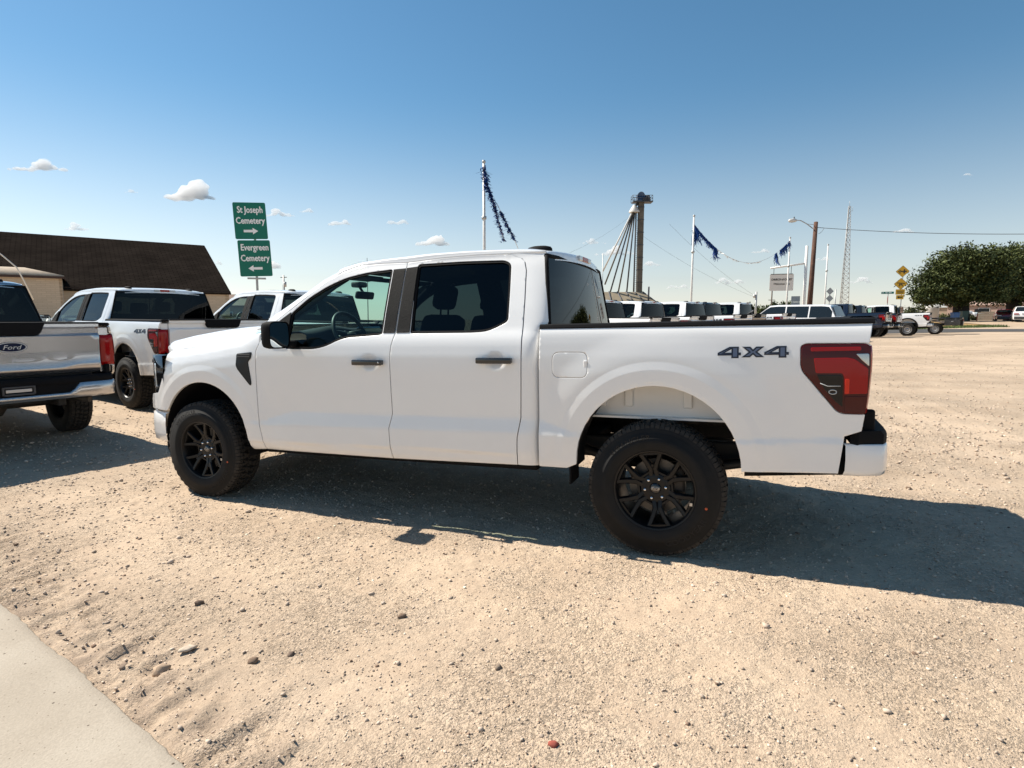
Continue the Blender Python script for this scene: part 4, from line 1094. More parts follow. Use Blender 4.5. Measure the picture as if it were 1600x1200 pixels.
hsum = math_('ADD', hsum, math_('MULTIPLY', ramp(scar.outputs["Fac"], [(.47, (0, 0, 0)), (.50, (1, 1, 1)), (.60, (1, 1, 1)), (.63, (.3, .3, .3))]).outputs[0], .45))
bp = n.new("ShaderNodeBump"); bp.inputs["Distance"].default_value = .017
pack = tex("ShaderNodeTexNoise", 1.6, Detail=5., Roughness=.6); l.new(ramp(pack.outputs["Fac"], [(.36, (.30, .30, .30)), (.58, (.85, .85, .85))]).outputs[0], bp.inputs["Strength"])
l.new(hsum, bp.inputs["Height"]); l.new(bp.outputs[0], b.inputs["Normal"])
me.materials.append(GM)
gr = link('gravel_lot', me); tag(gr, kind='structure')

# loose stones: nobody could count them
def ico(sub):
    bm = bmesh.new(); bmesh.ops.create_icosphere(bm, subdivisions=sub, radius=1)
    v = np.array([q.co[:] for q in bm.verts]); f = np.array([[q.index for q in t.verts] for t in bm.faces]); bm.free(); return v, f
IV, IF = ico(1); IV2, IF2 = ico(2)
def stones(count, rmin, rmax, size_med, size_sig, smax, big=False, seed=1):
    rs = np.random.RandomState(seed); B0, F0 = (IV2, IF2) if big else (IV, IF)
    # spread by bearing and by a distance law that favours the foreground
    th = np.radians(rs.uniform(-50, 50, count)); u = rs.rand(count)
    r = rmin * (rmax / rmin) ** u
    w_ = r * np.cos(th); s_ = r * np.sin(th); x, y = SW(s_, w_)
    size = np.clip(size_med * np.exp(size_sig * rs.randn(count)), .0015, smax) * (1 if big else np.clip(r / 3.0, .8, 2.5))
    size = np.minimum(size, smax)
    e = edge_d(x, y); ok = (e > .0)
    x, y, size = x[ok], y[ok], size[ok]; m = len(x)
    nv = len(B0)
    jit = 1 + .42 * (rs.rand(m, nv, 1) - .5) * 2
    sc = np.stack([rs.uniform(.7, 1.35, m), rs.uniform(.7, 1.2, m), rs.uniform(.38, .8, m)], 1)[:, None, :]
    P = B0[None] * jit * sc * size[:, None, None]
    a = rs.uniform(0, 2 * PI, m); ca, sa = np.cos(a)[:, None], np.sin(a)[:, None]; t = rs.uniform(-.35, .35, m); ct, st = np.cos(t)[:, None], np.sin(t)[:, None]
    px, py, pz = P[..., 0], P[..., 1], P[..., 2]
    py, pz = py * ct - pz * st, py * st + pz * ct
    px, py = px * ca - py * sa, px * sa + py * ca
    z0 = G(x, y) + rough(x, y) + size * rs.uniform(.05, .35, m)
    V = np.stack([px + x[:, None], py + y[:, None], pz + z0[:, None]], 2).reshape(-1, 3)
    F = (F0[None] + (np.arange(m) * nv)[:, None, None]).reshape(-1, 3)
    base = np.array([.49, .39, .305]); k = np.exp(rs.randn(m) * .20)[:, None]; tint = rs.rand(m, 1)
    col = base * k * np.where(tint < .06, np.array([.55, .47, .43]), np.where(tint > .95, np.array([1.25, 1.28, 1.3]), np.array([1., 1., 1.])))
    return V, F, np.repeat(np.clip(col, .02, .8), nv, 0)
parts = [stones(30000, 1.6, 9, .0028, .45, .009, seed=11), stones(9000, 1.6, 12, .0044, .42, .013, seed=12), stones(420, 1.7, 14, .0080, .33, .019, seed=13), stones(11000, 7, 34, .0046, .4, .016, seed=14)]
o_ = 0; VV = []; FF = []; CC = []
for v, f, c in parts: VV.append(v); FF.append(f + o_); CC.append(c); o_ += len(v)
me = bpy.data.meshes.new('loose_gravel'); fast_mesh(me, np.concatenate(VV), np.concatenate(FF))
CC = np.concatenate(CC); at_ = me.attributes.new('tone', 'FLOAT_COLOR', 'POINT'); at_.data.foreach_set('color', np.concatenate([CC, np.ones((len(CC), 1))], 1).astype(np.float32).ravel())
SM, sn, sl_, sb_ = nmat('stone'); an_ = sn.new("ShaderNodeAttribute"); an_.attribute_name = 'tone'
sl_.new(an_.outputs["Color"], sb_.inputs["Base Color"]); sb_.inputs["Roughness"].default_value = .95; sb_.inputs["Specular IOR Level"].default_value = .15
me.materials.append(SM); tag(link('loose_gravel', me), kind='stuff')

# larger stones one can point to
def stone(px, py, r, label, colr=(.42, .31, .22), flat=.6, lng=1.):
    d = ray(px, py); t = np.linspace(1, 12, 4000); P = CAM + t[:, None] * d; hh = P[:, 2] - G(P[:, 0], P[:, 1]); k = int(np.argmax(hh < 0)); x, y = P[k, 0], P[k, 1]
    rs = np.random.RandomState(int(px * 7 + py)); v = IV2 * (1 + .28 * (rs.rand(len(IV2), 1) - .5) * 2) * np.array([r * lng, r * .85, r * flat])
    a = rs.uniform(0, 6); v = np.stack([v[:, 0] * math.cos(a) - v[:, 1] * math.sin(a), v[:, 0] * math.sin(a) + v[:, 1] * math.cos(a), v[:, 2]], 1)
    m_ = bpy.data.meshes.new('stone'); fast_mesh(m_, v, IF2); m_.materials.append(mat('stone_%.3f' % colr[0], colr, .95, spec=.15, noise=.25, nscale=60))
    tag(link('stone', m_, loc=(x, y, float(G(x, y)) + float(rough(np.array([x]), np.array([y]))[0]) + r * .22)), label, 'stone', 'loose stones on the gravel')
stone(252, 1046, .034, "tan lump of stone by the broken edge of the concrete apron", flat=.75)
stone(194, 1041, .022, "smaller brown stone between the concrete edge and the tan lump", (.27, .20, .15))
stone(293, 1016, .026, "pale flat oblong chip beyond the tan lump of stone", (.50, .41, .32), .35, 1.4)
stone(311, 944, .022, "dark brown stone on the gravel above the pale oblong chip", (.17, .12, .09))
stone(395, 1034, .022, "dark brown stone to the right of the pale oblong chip", (.20, .14, .10))
stone(455, 1025, .017, "small dark stone farther right than the others near the concrete", (.18, .13, .10))
stone(628, 965, .020, "dark stone alone on bare gravel in front of the truck doors", (.20, .14, .11))
stone(865, 1168, .016, "reddish brown stone chip nearest the camera at bottom of picture", (.33, .09, .065), .5, 1.2)
stone(778, 1043, .017, "grey brown stone midway between dark stone and red chip", (.26, .20, .15))
stone(1275, 908, .020, "stone at the sunlit edge of the shadow behind the rear wheel", (.46, .35, .26))
stone(1420, 763, .022, "dark stone on the sunlit gravel just beyond the rear bumper", (.2, .15, .11))

# concrete apron in the corner
CO, n, l, b = nmat('concrete'); tc = n.new("ShaderNodeTexCoord")
t1 = tex("ShaderNodeTexNoise", 1.7, Detail=8., Roughness=.6); t2 = tex("ShaderNodeTexNoise", 120., Detail=4.); v1 = tex("ShaderNodeTexVoronoi", 13.); v2 = tex("ShaderNodeTexVoronoi", 38.)
cc = ramp(t1.outputs["Fac"], [(.3, (.325, .275, .215)), (.52, (.375, .322, .257)), (.7, (.415, .362, .293))]).outputs[0]
cc = mixc(cc, ramp(t2.outputs["Fac"], [(.3, (.86, .86, .86)), (.7, (1.08, 1.08, 1.08))]).outputs[0], .8, 'MULTIPLY')
pit = ramp(v1.outputs["Distance"], [(.050, (.22, .19, .17)), (.075, (1, 1, 1))]).outputs[0]; cc = mixc(cc, pit, .9, 'MULTIPLY')
pit2 = ramp(v2.outputs["Distance"], [(.075, (.42, .39, .36)), (.12, (1, 1, 1))]).outputs[0]; cc = mixc(cc, pit2, .8, 'MULTIPLY')
l.new(cc, b.inputs["Base Color"]); b.inputs["Roughness"].default_value = .85; b.inputs["Specular IOR Level"].default_value = .25
bp = n.new("ShaderNodeBump"); bp.inputs["Strength"].default_value = .5; bp.inputs["Distance"].default_value = .004; l.new(t2.outputs["Fac"], bp.inputs["Height"]); l.new(bp.outputs[0], b.inputs["Normal"])
ap = MB(); al = np.arange(-9, 6.01, .04); rows = []
for a in al:
    base = EA + ED * a; w1 = .012 * (vnoise(np.array([a * 7.]), np.array([3.]), 21)[0] - .5) + .010 * (vnoise(np.array([a * 25.]), np.array([9.]), 22)[0] - .5)
    row = []
    for off, dz in ((-w1, -.10), (-w1 + .002, .006), (.010 - w1, .014), (.05, .016), (.4, .017), (1.2, .017), (5., .018)):
        p = base + EN * off; row.append((p[0], p[1], .0193 * p[0] + dz))
    rows.append(row)
ap.grid(np.array(rows)); apo = struct('concrete_apron', ap, CO)

def sheet(name, s0, s1, w0, w1, lift, m, kind='structure', ns=40, nw=10, wob=0.):
    P = []
    for s in np.linspace(s0, s1, ns):
        row = []
        for k, w_ in enumerate(np.linspace(w0, w1, nw)):
            ww = w_ + (wob * (vnoise(np.array([s * .35 + 50]), np.array([k * 3.]), 31)[0] - .5) if k in (0, nw - 1) else 0)
            x, y = SW(s, ww); row.append((x, y, g(x, y) + lift))
        P.append(row)
    m_ = MB(); m_.grid(np.array(P)); return struct(name, m_, m, kind=kind)
ASPH = mat('asphalt', (.060, .056, .053), .9, noise=.2, nscale=1.5, bump=.5, bscale=60)
sheet('road', -70, 170, 45.4, 57.8, .02, ASPH, ns=160, nw=14, wob=.5)
sheet('lawn', 18, 50.3, 58.2, 82, .03, mat('dry_lawn', (.30, .19, .075), .95, noise=.35, nscale=2.5), ns=60, nw=16)
sheet('driveway', 50.6, 110, 57.85, 82, .04, mat('driveway_dirt', (.42, .31, .21), .9, noise=.15, nscale=.8), ns=40, nw=16)
ed = MB()
for k in range(12):
    s0, w0 = 46.5 + k * .42, 60.5 + k * .95; x0, y0 = SW(s0, w0); x1, y1 = SW(s0 + .42, w0 + .95)
    ed.tube([(x0, y0, g(x0, y0) + .06), (x1, y1, g(x1, y1) + .06)], .14, 6)
tag(ed.build('lawn_edging', mat('dark_timber', (.035, .022, .015), .8)), "dark timber edging running between the dry lawn and driveway", 'edging')
# green grass verge
gb = []; rs = np.random.RandomState(5); nb_ = 9000
s_ = rs.uniform(17, 50, nb_); w_ = 58.0 + np.abs(rs.randn(nb_)) * 1.3; x, y = SW(s_, w_); z = G(x, y) + .02
hgt = rs.uniform(.10, .30, nb_) * np.clip(1.4 - (w_ - 58) * .3, .3, 1); a = rs.uniform(0, PI, nb_); dx = np.cos(a) * .035; dy = np.sin(a) * .035; lx = rs.randn(nb_) * .06; ly = rs.randn(nb_) * .06
V = np.stack([np.stack([x - dx, y - dy, z], 1), np.stack([x + dx, y + dy, z], 1), np.stack([x + lx, y + ly, z + hgt], 1)], 1).reshape(-1, 3)
me = bpy.data.meshes.new('grass'); fast_mesh(me, V, np.arange(nb_ * 3).reshape(-1, 3)); me.materials.append(mat('grass', (.085, .125, .030), .8, noise=.4, nscale=.8)); tag(link('grass', me), kind='stuff')

# ------------------------------------------------------------------ the pickups
def pose(T, x, y, h, z=None):
    """parked on the ground: h turns the nose from -x towards +y"""
    c, s = math.cos(h), math.sin(h)
    def gp(X_, Y_): return g(x + c * X_ + s * Y_, y - s * X_ + c * Y_)
    zf = (gp(0, -.85) + gp(0, .85)) / 2; zr = (gp(3.694, -.85) + gp(3.694, .85)) / 2
    if z is not None: d = z - (zf + zr) / 2; zf += d; zr += d
    T.location = (x, y, zf - .004); T.rotation_euler = (0, -math.atan2(zr - zf, 3.694), -h)
hero = make_pickup('pickup_truck', "large white crew cab pickup seen side on, filling the foreground", 'pickups parked on the gravel lot')
hero.location = (0, 0, 0); hero.rotation_euler = (0, -.0193, 0)
SKIP = {'lug_nut', 'centre_cap', 'cap_emblem', 'sidewall_lettering', 'paint_dot', 'brake_caliper', 'balance_weight', 'vent_bar', 'lamp_bulb', 'key_lock', 'sun_visor', 'rear_camera', 'fuel_door_tab', 'mast_antenna', 'exhaust_pipe', 'fuel_tank', 'front_axle', 'lower_deflector', 'bumper_bracket', 'grille_bar', 'lamp_strip', 'badge_inlay', 'plate_bracket'}
def base_name(o): return o.name.split('.')[0]
def copy_truck(src, label, col=None, lite=False, group='pickups parked on the gravel lot', skip=()):
    def rec(o, parent):
        if parent is not None and ((lite and base_name(o) in SKIP) or base_name(o) in skip): return None
        c = o.copy(); COL.objects.link(c); c.parent = parent
        for ch in list(o.children): rec(ch, c)
        return c
    t = rec(src, None); t['label'] = label; t['group'] = group
    if col is not None: repaint(t, WHITE, col)
    return t
ts = copy_truck(hero, "silver pickup at the far left, its tailgate facing the camera", SILVER); pose(ts, -7.701, .172, .189)
t2 = copy_truck(hero, "white pickup seen from behind between the silver pickup and the foreground truck"); pose(t2, -8.231, 3.402, .206)
t3 = copy_truck(hero, "white pickup partly hidden behind the foreground truck's hood and windscreen"); pose(t3, -6.051, 5.015, .25)
for (x, y, h, c, lb) in ((-2.485, 13.93, .324, None, "white pickup just right of the foreground cab's rear window, first of the row"),
                         (-1.643, 17.168, .353, None, "white pickup second in the row behind the foreground bed, left of flagpole"),
                         (-.393, 19.505, .354, None, "white pickup third in the row behind the foreground bed, right of flagpole"),
                         (.128, 21.92, .354, BLACKP, "dark pickup whose rear window shows between the third and last white cabs"),
                         (1.40, 24.6, .354, None, "white pickup last in the row, its cab just left of the white wagon")):
    pose(copy_truck(hero, lb, c, True), x, y, h)
for (u_, v_, dep, h, c, lb) in ((1373, 499, 31, .36, NAVYP, "dark navy pickup behind the right end of the foreground bed, nearest of the dark pair"),
                                (1391, 496, 33.5, .36, BLACKP, "black pickup just beyond the navy one, tail lamps showing past the foreground bed")):
    W = CAM + ray(u_, v_) * dep; L0 = (4.46, -.96); c_, s_h = math.cos(h), math.sin(h)
    pose(copy_truck(hero, lb, c, True), W[0] - (c_ * L0[0] + s_h * L0[1]), W[1] - (-s_h * L0[0] + c_ * L0[1]), h)
# heavy duty pickup with black arches and steel wheels
hd = copy_truck(hero, "white work pickup with steel wheels and black wheel arches near the road", None, True, skip=('wheel',))
wsrc = make_wheel(hd, 0, -1, steel=True)
for ch in list(wsrc.children):
    if base_name(ch) in SKIP: bpy.data.objects.remove(ch)
for x, s in ((WBX, -1), (0, 1), (WBX, 1)):
    cw_ = copy_tree(wsrc, hd); cw_.location = (x, .85 * s, .405); cw_.rotation_euler = (0, .4, PI if s > 0 else 0)
for c0_ in (FC, RC):
    inner_ = arc(c0_, .56, .56); o2 = (c0_[0], c0_[1], c0_[2] + .075); outer_ = arc(o2, .56, .56)
    panel('arch_trim', inner_ + outer_[::-1], PLASTIC, hd, -1, off=.006, inward=.02, step=.06, zstep=.05)
h = .30; c_, s_h = math.cos(h), math.sin(h); W = CAM + ray(1418, 511) * 37
hd.scale = (1.06, 1.03, 1.06)
pose(hd, W[0] - 1.06 * (c_ * 3.694 - s_h * .85), W[1] - 1.06 * (-s_h * 3.694 - c_ * .85), h)
# flatbed work truck behind it
fb = thing('flatbed_truck', "black flatbed work truck with side boxes behind the white work pickup", 'flatbed truck')
d_ = MB(); d_.box((3.1, 0, 1.12), (3.6, 2.1, .10), bev=.02); d_.box((1.32, 0, 1.55), (.08, 2.0, .95), bev=.02); d_.build('deck', BLACKP, fb)
for s in (-1, 1):
    for xx in (2.1, 4.35):
        b_ = MB(); b_.box((xx, s * .92, .86), (.95 if xx < 3 else .85, .42, .44), bev=.02); bx = b_.build('toolbox', BLACKP, fb)
        k_ = MB(); k_.box((xx, s * 1.135, .90), (.12, .02, .05), bev=.005); k_.build('latch', STEEL, bx)
    l_ = MB(); l_.box((4.93, s * .85, .98), (.03, .22, .10), bev=.005); l_.build('tail_lamp', RED_B, fb)
f_ = MB(); f_.box((1.8, 0, .70), (6.0, .9, .16), bev=.02); f_.box((4.85, 0, .80), (.14, 1.6, .40), bev=.02); f_.build('frame', DARKMETAL, fb)
c_b = MB(); P = [[(x, yy, zz) for yy, zz in ((-.95, .6), (-1.0, 1.2), (-.80, z), (0, z + .05), (.80, z), (1.0, 1.2), (.95, .6))] for x, z in ((-.9, 1.2), (-.7, 1.32), (.1, 1.36), (.7, 1.9), (1.15, 1.95), (1.24, 1.9))]
c_b.grid(np.array(P)); c_b.add(P[-1], [tuple(range(7))]); c_b.build('cab', BLACKP, fb, auto=40)
wd_ = MB(); wd_.box((1.245, 0, 1.6), (.02, 1.3, .42), bev=.008); wd_.build('rear_window', GLASS_R, fb)
pl_ = MB(); pl_.box((4.95, -.45, .82), (.02, .36, .22), bev=.005); pl_.build('licence_plate', mat('plate_white', (.55, .55, .55), .5), fb)
for x, s in ((0, -1), (WBX - .3, -1), (0, 1), (WBX - .3, 1)):
    cw_ = copy_tree(wsrc, fb); cw_.location = (x, .85 * s, .405); cw_.rotation_euler = (0, .2, PI if s > 0 else 0)
W = CAM + ray(1461, 510) * 40; pose(fb, W[0] - (c_ * 3.394 - s_h * .85), W[1] - (-s_h * 3.394 - c_ * .85), h)

# ------------------------------------------------------------------ other cars
GLASSK = mat('dark_car_glass', (.012, .016, .018), .04, spec=.6)
def make_car(name, label, cat, col, L, Wd, roof, hood_z, belt, ws0, ws1, rg0, rg1):
    """a wagon or saloon built from cross sections; the nose is at x=0 and points to -x"""
    T = thing(name, label, cat); hw = Wd / 2
    zs = [(0.0, hood_z - .18, .82), (.06, hood_z - .08, .9), (.35, hood_z, .97), (ws0, belt + .02, 1.0), (ws1, roof - .03, 1.0), (ws1 + .35, roof, 1.0), (rg0 - .3, roof - .01, 1.0), (rg0, roof - .05, 1.0), (rg1, belt + .02, .98), (L - .08, belt - .02, .95), (L, belt - .14, .9)]
    xs = np.concatenate([np.linspace(a[0], b_[0], 6, endpoint=False) for a, b_ in zip(zs[:-1], zs[1:])] + [[L]])
    def top(x): return float(np.interp(x, [a[0] for a in zs], [a[1] for a in zs]))
    def kw(x): return float(np.interp(x, [a[0] for a in zs], [a[2] for a in zs])) * hw
    def cbelt(x): return min(belt, top(x) - .015)
    def yy(x, z):
        x = np.asarray(x, float); z = np.asarray(z, float); k = np.interp(x, [a[0] for a in zs], [a[2] for a in zs]) * hw
        return k * np.interp(z, [.18, .30, .55, belt - .12, belt, roof - .05], [.90, .97, 1.0, .985, .95, .74])
    P = []
    for x in xs:
        t = top(x); b0 = cbelt(x); prof = []
        for z in (.22, .30, .55, b0 - .10, b0): prof.append((float(yy(x, z)), z))
        if t - b0 > .06: prof += [(float(yy(x, b0 + (t - b0) * .6)), b0 + (t - b0) * .6), (float(yy(x, t - .05)), t - .05)]
        else: prof += [(float(yy(x, b0)) - .02, b0 + (t - b0) * .5), (float(yy(x, b0)) - .08, t)]
        e = prof[-1][0]; prof += [(e * .86, max(t, prof[-1][1])), (e * .4, max(t, prof[-1][1]) + .015), (0, max(t, prof[-1][1]) + .02)]
        P.append([(x, -a, z) for a, z in prof] + [(x, a, z) for a, z in prof[::-1][1:]])
    m = MB(); m.grid(np.array(P))
    for e in (P[0], P[-1]): m.add(e, [tuple(range(len(e)))], False)
    body = m.build('body', col, T, auto=35)
    for s in (-1, 1):
        a0 = ws0 + .25; zt = lambda x: top(x) - .075
        pts = [(a0, belt + .03)] + [(x, zt(x)) for x in np.linspace(ws1 + .02, rg0 - .1, 6)] + [(rg1 - .30, belt + .05)]
        edges_ = [a0 - .05, a0 + (rg1 - a0) * .36, a0 + (rg1 - a0) * .66, rg1]
        for ea, eb in zip(edges_[:-1], edges_[1:]):
            xs_ = np.linspace(ea + .03, eb - .03, 8)
            lo = [(x, belt + .03) for x in xs_ if zt(x) - belt > .12]; hi = [(x, zt(x)) for x in xs_ if zt(x) - belt > .12][::-1]
            if len(lo) > 1: panel('side_window', lo + hi, GLASSK, T, s, off=.006, inward=.01, yfn=yy, step=.3, zstep=.2, soft=0)
    def slab(nm, x0, x1, z0, z1, off, mt):
        q = MB(); P = []
        for x, z in ((x0, z0), (x1, z1)):
            w0 = float(yy(x, z)) - .09; P.append([(x + off[0], v, z + off[1] + .01 * (1 - abs(v) / w0)) for v in np.linspace(-w0, w0, 7)])
        q.grid(np.array(P)); q.build(nm, mt, T)
    slab('windscreen', ws0 + .08, ws1 - .06, belt + .06, roof - .10, (-.035, .045), GLASSK)
    slab('rear_window', rg0 + .05, rg1 - .06, roof - .12, belt + .06, (.04, .045), GLASSK)
    for s in (-1, 1):
        q = MB(); q.box((.06, s * hw * .62, hood_z - .22), (.16, hw * .42, .14), bev=.03); q.build('headlamp', LAMP_WHT, T)
        q = MB(); q.box((L - .04, s * hw * .68, belt - .20), (.14, hw * .44, .15), bev=.03); q.build('tail_lamp', RED_B, T)
    q = MB(); q.box((L - .01, 0, .40), (.12, Wd * .86, .26), bev=.04); q.build('rear_bumper', GREY_P, T)
    q = MB(); q.box((.01, 0, .40), (.12, Wd * .84, .28), bev=.04); q.build('front_bumper', GREY_P, T)
    q = MB(); q.box((L + .012, 0, belt - .18), (.02, .36, .14)); q.build('licence_plate', mat('plate_white', (.55, .55, .55), .5), T)
    for x in (.92, L - 1.0):
        for s in (-1, 1):
            wv = MB(); wv.lathe([(.20, -.12), (.30, -.12), (.345, -.09), (.35, 0), (.345, .09), (.30, .12), (.20, .12)], 24); wo = wv.build('wheel', RUBBER, T); wo.location = (x, s * (hw - .10), .345)
            hb = MB(); hb.lathe([(.001, -.10 * 1), (.05, -.11), (.20, -.115)], 16); hb.build('wheel_disc', STEEL, wo).rotation_euler = (0, 0, 0 if s < 0 else PI)
    return T
def pose_car(T, u_, v_, dep, h, L):
    W = CAM + ray(u_, v_) * dep; c, s = math.cos(h), math.sin(h); x, y = W[0] - c * L / 2, W[1] + s * L / 2
    T.location = (x, y, g(W[0], W[1]) - .01); T.rotation_euler = (0, 0, -h)
suv = make_car('station_wagon', "long white wagon with dark side windows between the white row and dark pickups", 'wagon', WHITE, 5.1, 1.98, 1.80, 1.08, 1.16, 1.30, 2.0, 4.70, 5.0); pose_car(suv, 1228, 492, 28.5, .36, 5.1)
rc = make_car('saloon_car', "red saloon car parked under the tree beside the white hatchback", 'car', REDP, 4.8, 1.86, 1.46, .92, .96, 1.15, 2.0, 3.6, 4.4); pose_car(rc, 1568, 497, 72, math.radians(-76), 4.8)
wc = make_car('hatchback', "white hatchback at the right edge of the picture, rear towards camera", 'car', WHITE, 4.6, 1.90, 1.68, 1.02, 1.04, 1.2, 1.9, 4.05, 4.5); pose_car(wc, 1597, 498, 65, math.radians(106), 4.6)
# ------------------------------------------------------------------ buildings
def brickmat(name, col, mortar, sx, sy, rot=None):
    m, n, l, b = nmat(name); tc = n.new("ShaderNodeTexCoord"); mp = n.new("ShaderNodeMapping")
    if rot is not None: mp.inputs["Rotation"].default_value = rot
    l.new(tc.outputs["Object"], mp.inputs[0])
    t = n.new("ShaderNodeTexBrick"); t.inputs["Scale"].default_value = 1.0; t.inputs["Brick Width"].default_value = sx; t.inputs["Row Height"].default_value = sy; t.inputs["Mortar Size"].default_value = .012
    t.inputs["Color1"].default_value = (*col, 1); t.inputs["Color2"].default_value = (*[c * .9 for c in col], 1); t.inputs["Mortar"].default_value = (*mortar, 1)
    l.new(mp.outputs[0], t.inputs["Vector"]); l.new(t.outputs[0], b.inputs["Base Color"]); b.inputs["Roughness"].default_value = .9
    return m
def shingle_mat():
    m, n, l, b = nmat('shingles'); tc = n.new("ShaderNodeTexCoord")
    t = n.new("ShaderNodeTexBrick"); t.inputs["Scale"].default_value = 1.0; t.inputs["Brick Width"].default_value = .55; t.inputs["Row Height"].default_value = .24; t.inputs["Mortar Size"].default_value = .022
    t.inputs["Color1"].default_value = (.026, .021, .0175, 1); t.inputs["Color2"].default_value = (.020, .016, .0135, 1); t.inputs["Mortar"].default_value = (.012, .0095, .008, 1); t.inputs["Bias"].default_value = -.1
    l.new(tc.outputs["Object"], t.inputs["Vector"])
    t2 = n.new("ShaderNodeTexNoise"); t2.inputs["Scale"].default_value = .6; t2.inputs["Detail"].default_value = 6; l.new(tc.outputs["Object"], t2.inputs["Vector"])
    mx = n.new("ShaderNodeMix"); mx.data_type = 'RGBA'; mx.blend_type = 'MULTIPLY'; mx.inputs["Factor"].default_value = .8
    r = n.new("ShaderNodeValToRGB"); r.color_ramp.elements[0].position = .3; r.color_ramp.elements[0].color = (.7, .7, .7, 1); r.color_ramp.elements[1].position = .7; r.color_ramp.elements[1].color = (1.25, 1.22, 1.2, 1)
    l.new(t2.outputs["Fac"], r.inputs[0]); l.new(t.outputs[0], mx.inputs["A"]); l.new(r.outputs[0], mx.inputs["B"]); l.new(mx.outputs["Result"], b.inputs["Base Color"])
    b.inputs["Roughness"].default_value = 1.; b.inputs["Specular IOR Level"].default_value = .0
    bp = n.new("ShaderNodeBump"); bp.inputs["Strength"].default_value = .8; bp.inputs["Distance"].default_value = .03; l.new(t.outputs["Fac"], bp.inputs["Height"]); bp.invert = True; l.new(bp.outputs[0], b.inputs["Normal"])
    return m
def frame_obj(name, mb, m, parent, origin, ex, ey, ez):
    """build a part in its own axes so that its pattern lies along them"""
    o = mb.build(name, m, parent); M = Matrix.Identity(4)
    for k, a in enumerate((ex, ey, ez)):
        for r_ in range(3): M[r_][k] = a[r_]
    M.translation = Vector(origin); o.matrix_local = M; return o
# big hall with a steep shingle roof: eave corner, eave direction and ridge come from the site survey of the picture
zr_ = lambda u_, v_, dep: CAM + ray(u_, v_) * dep
E0 = zr_(351, 454.5, 41.0)                                   # right end of the eave
tL = (E0[2] - CAM[2]) / ray(92.5, 447.5)[2]; E1 = CAM + ray(92.5, 447.5) * tL
dv = (E1 - E0); dv[2] = 0; dv /= np.linalg.norm(dv); nv_ = np.array([-dv[1], dv[0], 0.])
if np.dot(nv_, np.array([*FH, 0])) < 0: nv_ = -nv_
A_ = np.stack([nv_, np.array([0, 0, 1.]), -ray(312, 383)], 1); sol = np.linalg.solve(A_, CAM - E0); depth_r, rise = sol[0], sol[1]
LEN = 34.0
hall = thing('hall', "long tan hall under a steep dark brown shingle roof at the left", 'building', (float(E0[0]), float(E0[1]), g(E0[0], E0[1])))
org = Vector(hall.location)
WALLM = brickmat('tan_brick', (.62, .49, .35), (.50, .39, .275), .42, .11)
BLOCKM = brickmat('block_band', (.42, .335, .245), (.29, .23, .165), .6, .3)
SHIN = shingle_mat(); TRIMB = mat('brown_trim', (.06, .032, .022), .7)
def P3(a, d, z): return E0 + dv * a + nv_ * d + np.array([0, 0, z - E0[2]])
zE = float(E0[2]); zB = float(org.z) - .3
ex_ = Vector(dv); up = Vector((0, 0, 1)); nn = Vector(nv_)
sl = math.hypot(depth_r, rise); es = (Vector(nv_) * depth_r + Vector((0, 0, rise))) / sl
# roof slopes in their own axes (x along the eave, y up the slope)
r1 = MB(); r1.box((LEN / 2 - .0, sl / 2 - .2, .06), (LEN + .7, sl + .4, .12)); frame_obj('roof', r1, SHIN, hall, Vector(E0) - org, ex_, es, ex_.cross(es))
es2 = (Vector(nv_) * -depth_r + Vector((0, 0, rise))) / sl
r2 = MB(); r2.box((LEN / 2, sl / 2 - .2, -.06), (LEN + .7, sl + .4, .12)); frame_obj('roof', r2, SHIN, hall, Vector(P3(0, 2 * depth_r, zE)) - org, ex_, es2, ex_.cross(es2))
wm = MB(); wm.box((LEN / 2, (zE - zB) / 2 - .06, -.16), (LEN, zE - zB - .12, .24)); frame_obj('wall', wm, WALLM, hall, Vector(P3(0, .0, zB)) - org + nn * .12, ex_, up, ex_.cross(up) * 1)
wm = MB(); wm.box((LEN / 2, .62, -.17), (LEN + .04, 1.24 * 1.6, .30)); frame_obj('block_band', wm, BLOCKM, hall, Vector(P3(0, 0, zB)) - org + nn * .10, ex_, up, ex_.cross(up))
# gable end wall
gb_ = MB(); ring = [(0, 0), (2 * depth_r, 0), (2 * depth_r, zE - zB - .15), (depth_r, zE - zB + rise - .2), (0, zE - zB - .15)]
gb_.prism(ring, lambda a, b_: (a, b_, .05), lambda a, b_: (a, b_, .30)); frame_obj('gable_wall', gb_, WALLM, hall, Vector(P3(0, .12, zB)) - org, nn, up, nn.cross(up))
fc = MB(); fc.box((LEN / 2, -.30, .0), (LEN + .72, .16, .05)); frame_obj('fascia', fc, TRIMB, hall, Vector(E0) - org - nn * .12 + Vector((0, 0, .19)), ex_, up, ex_.cross(up))
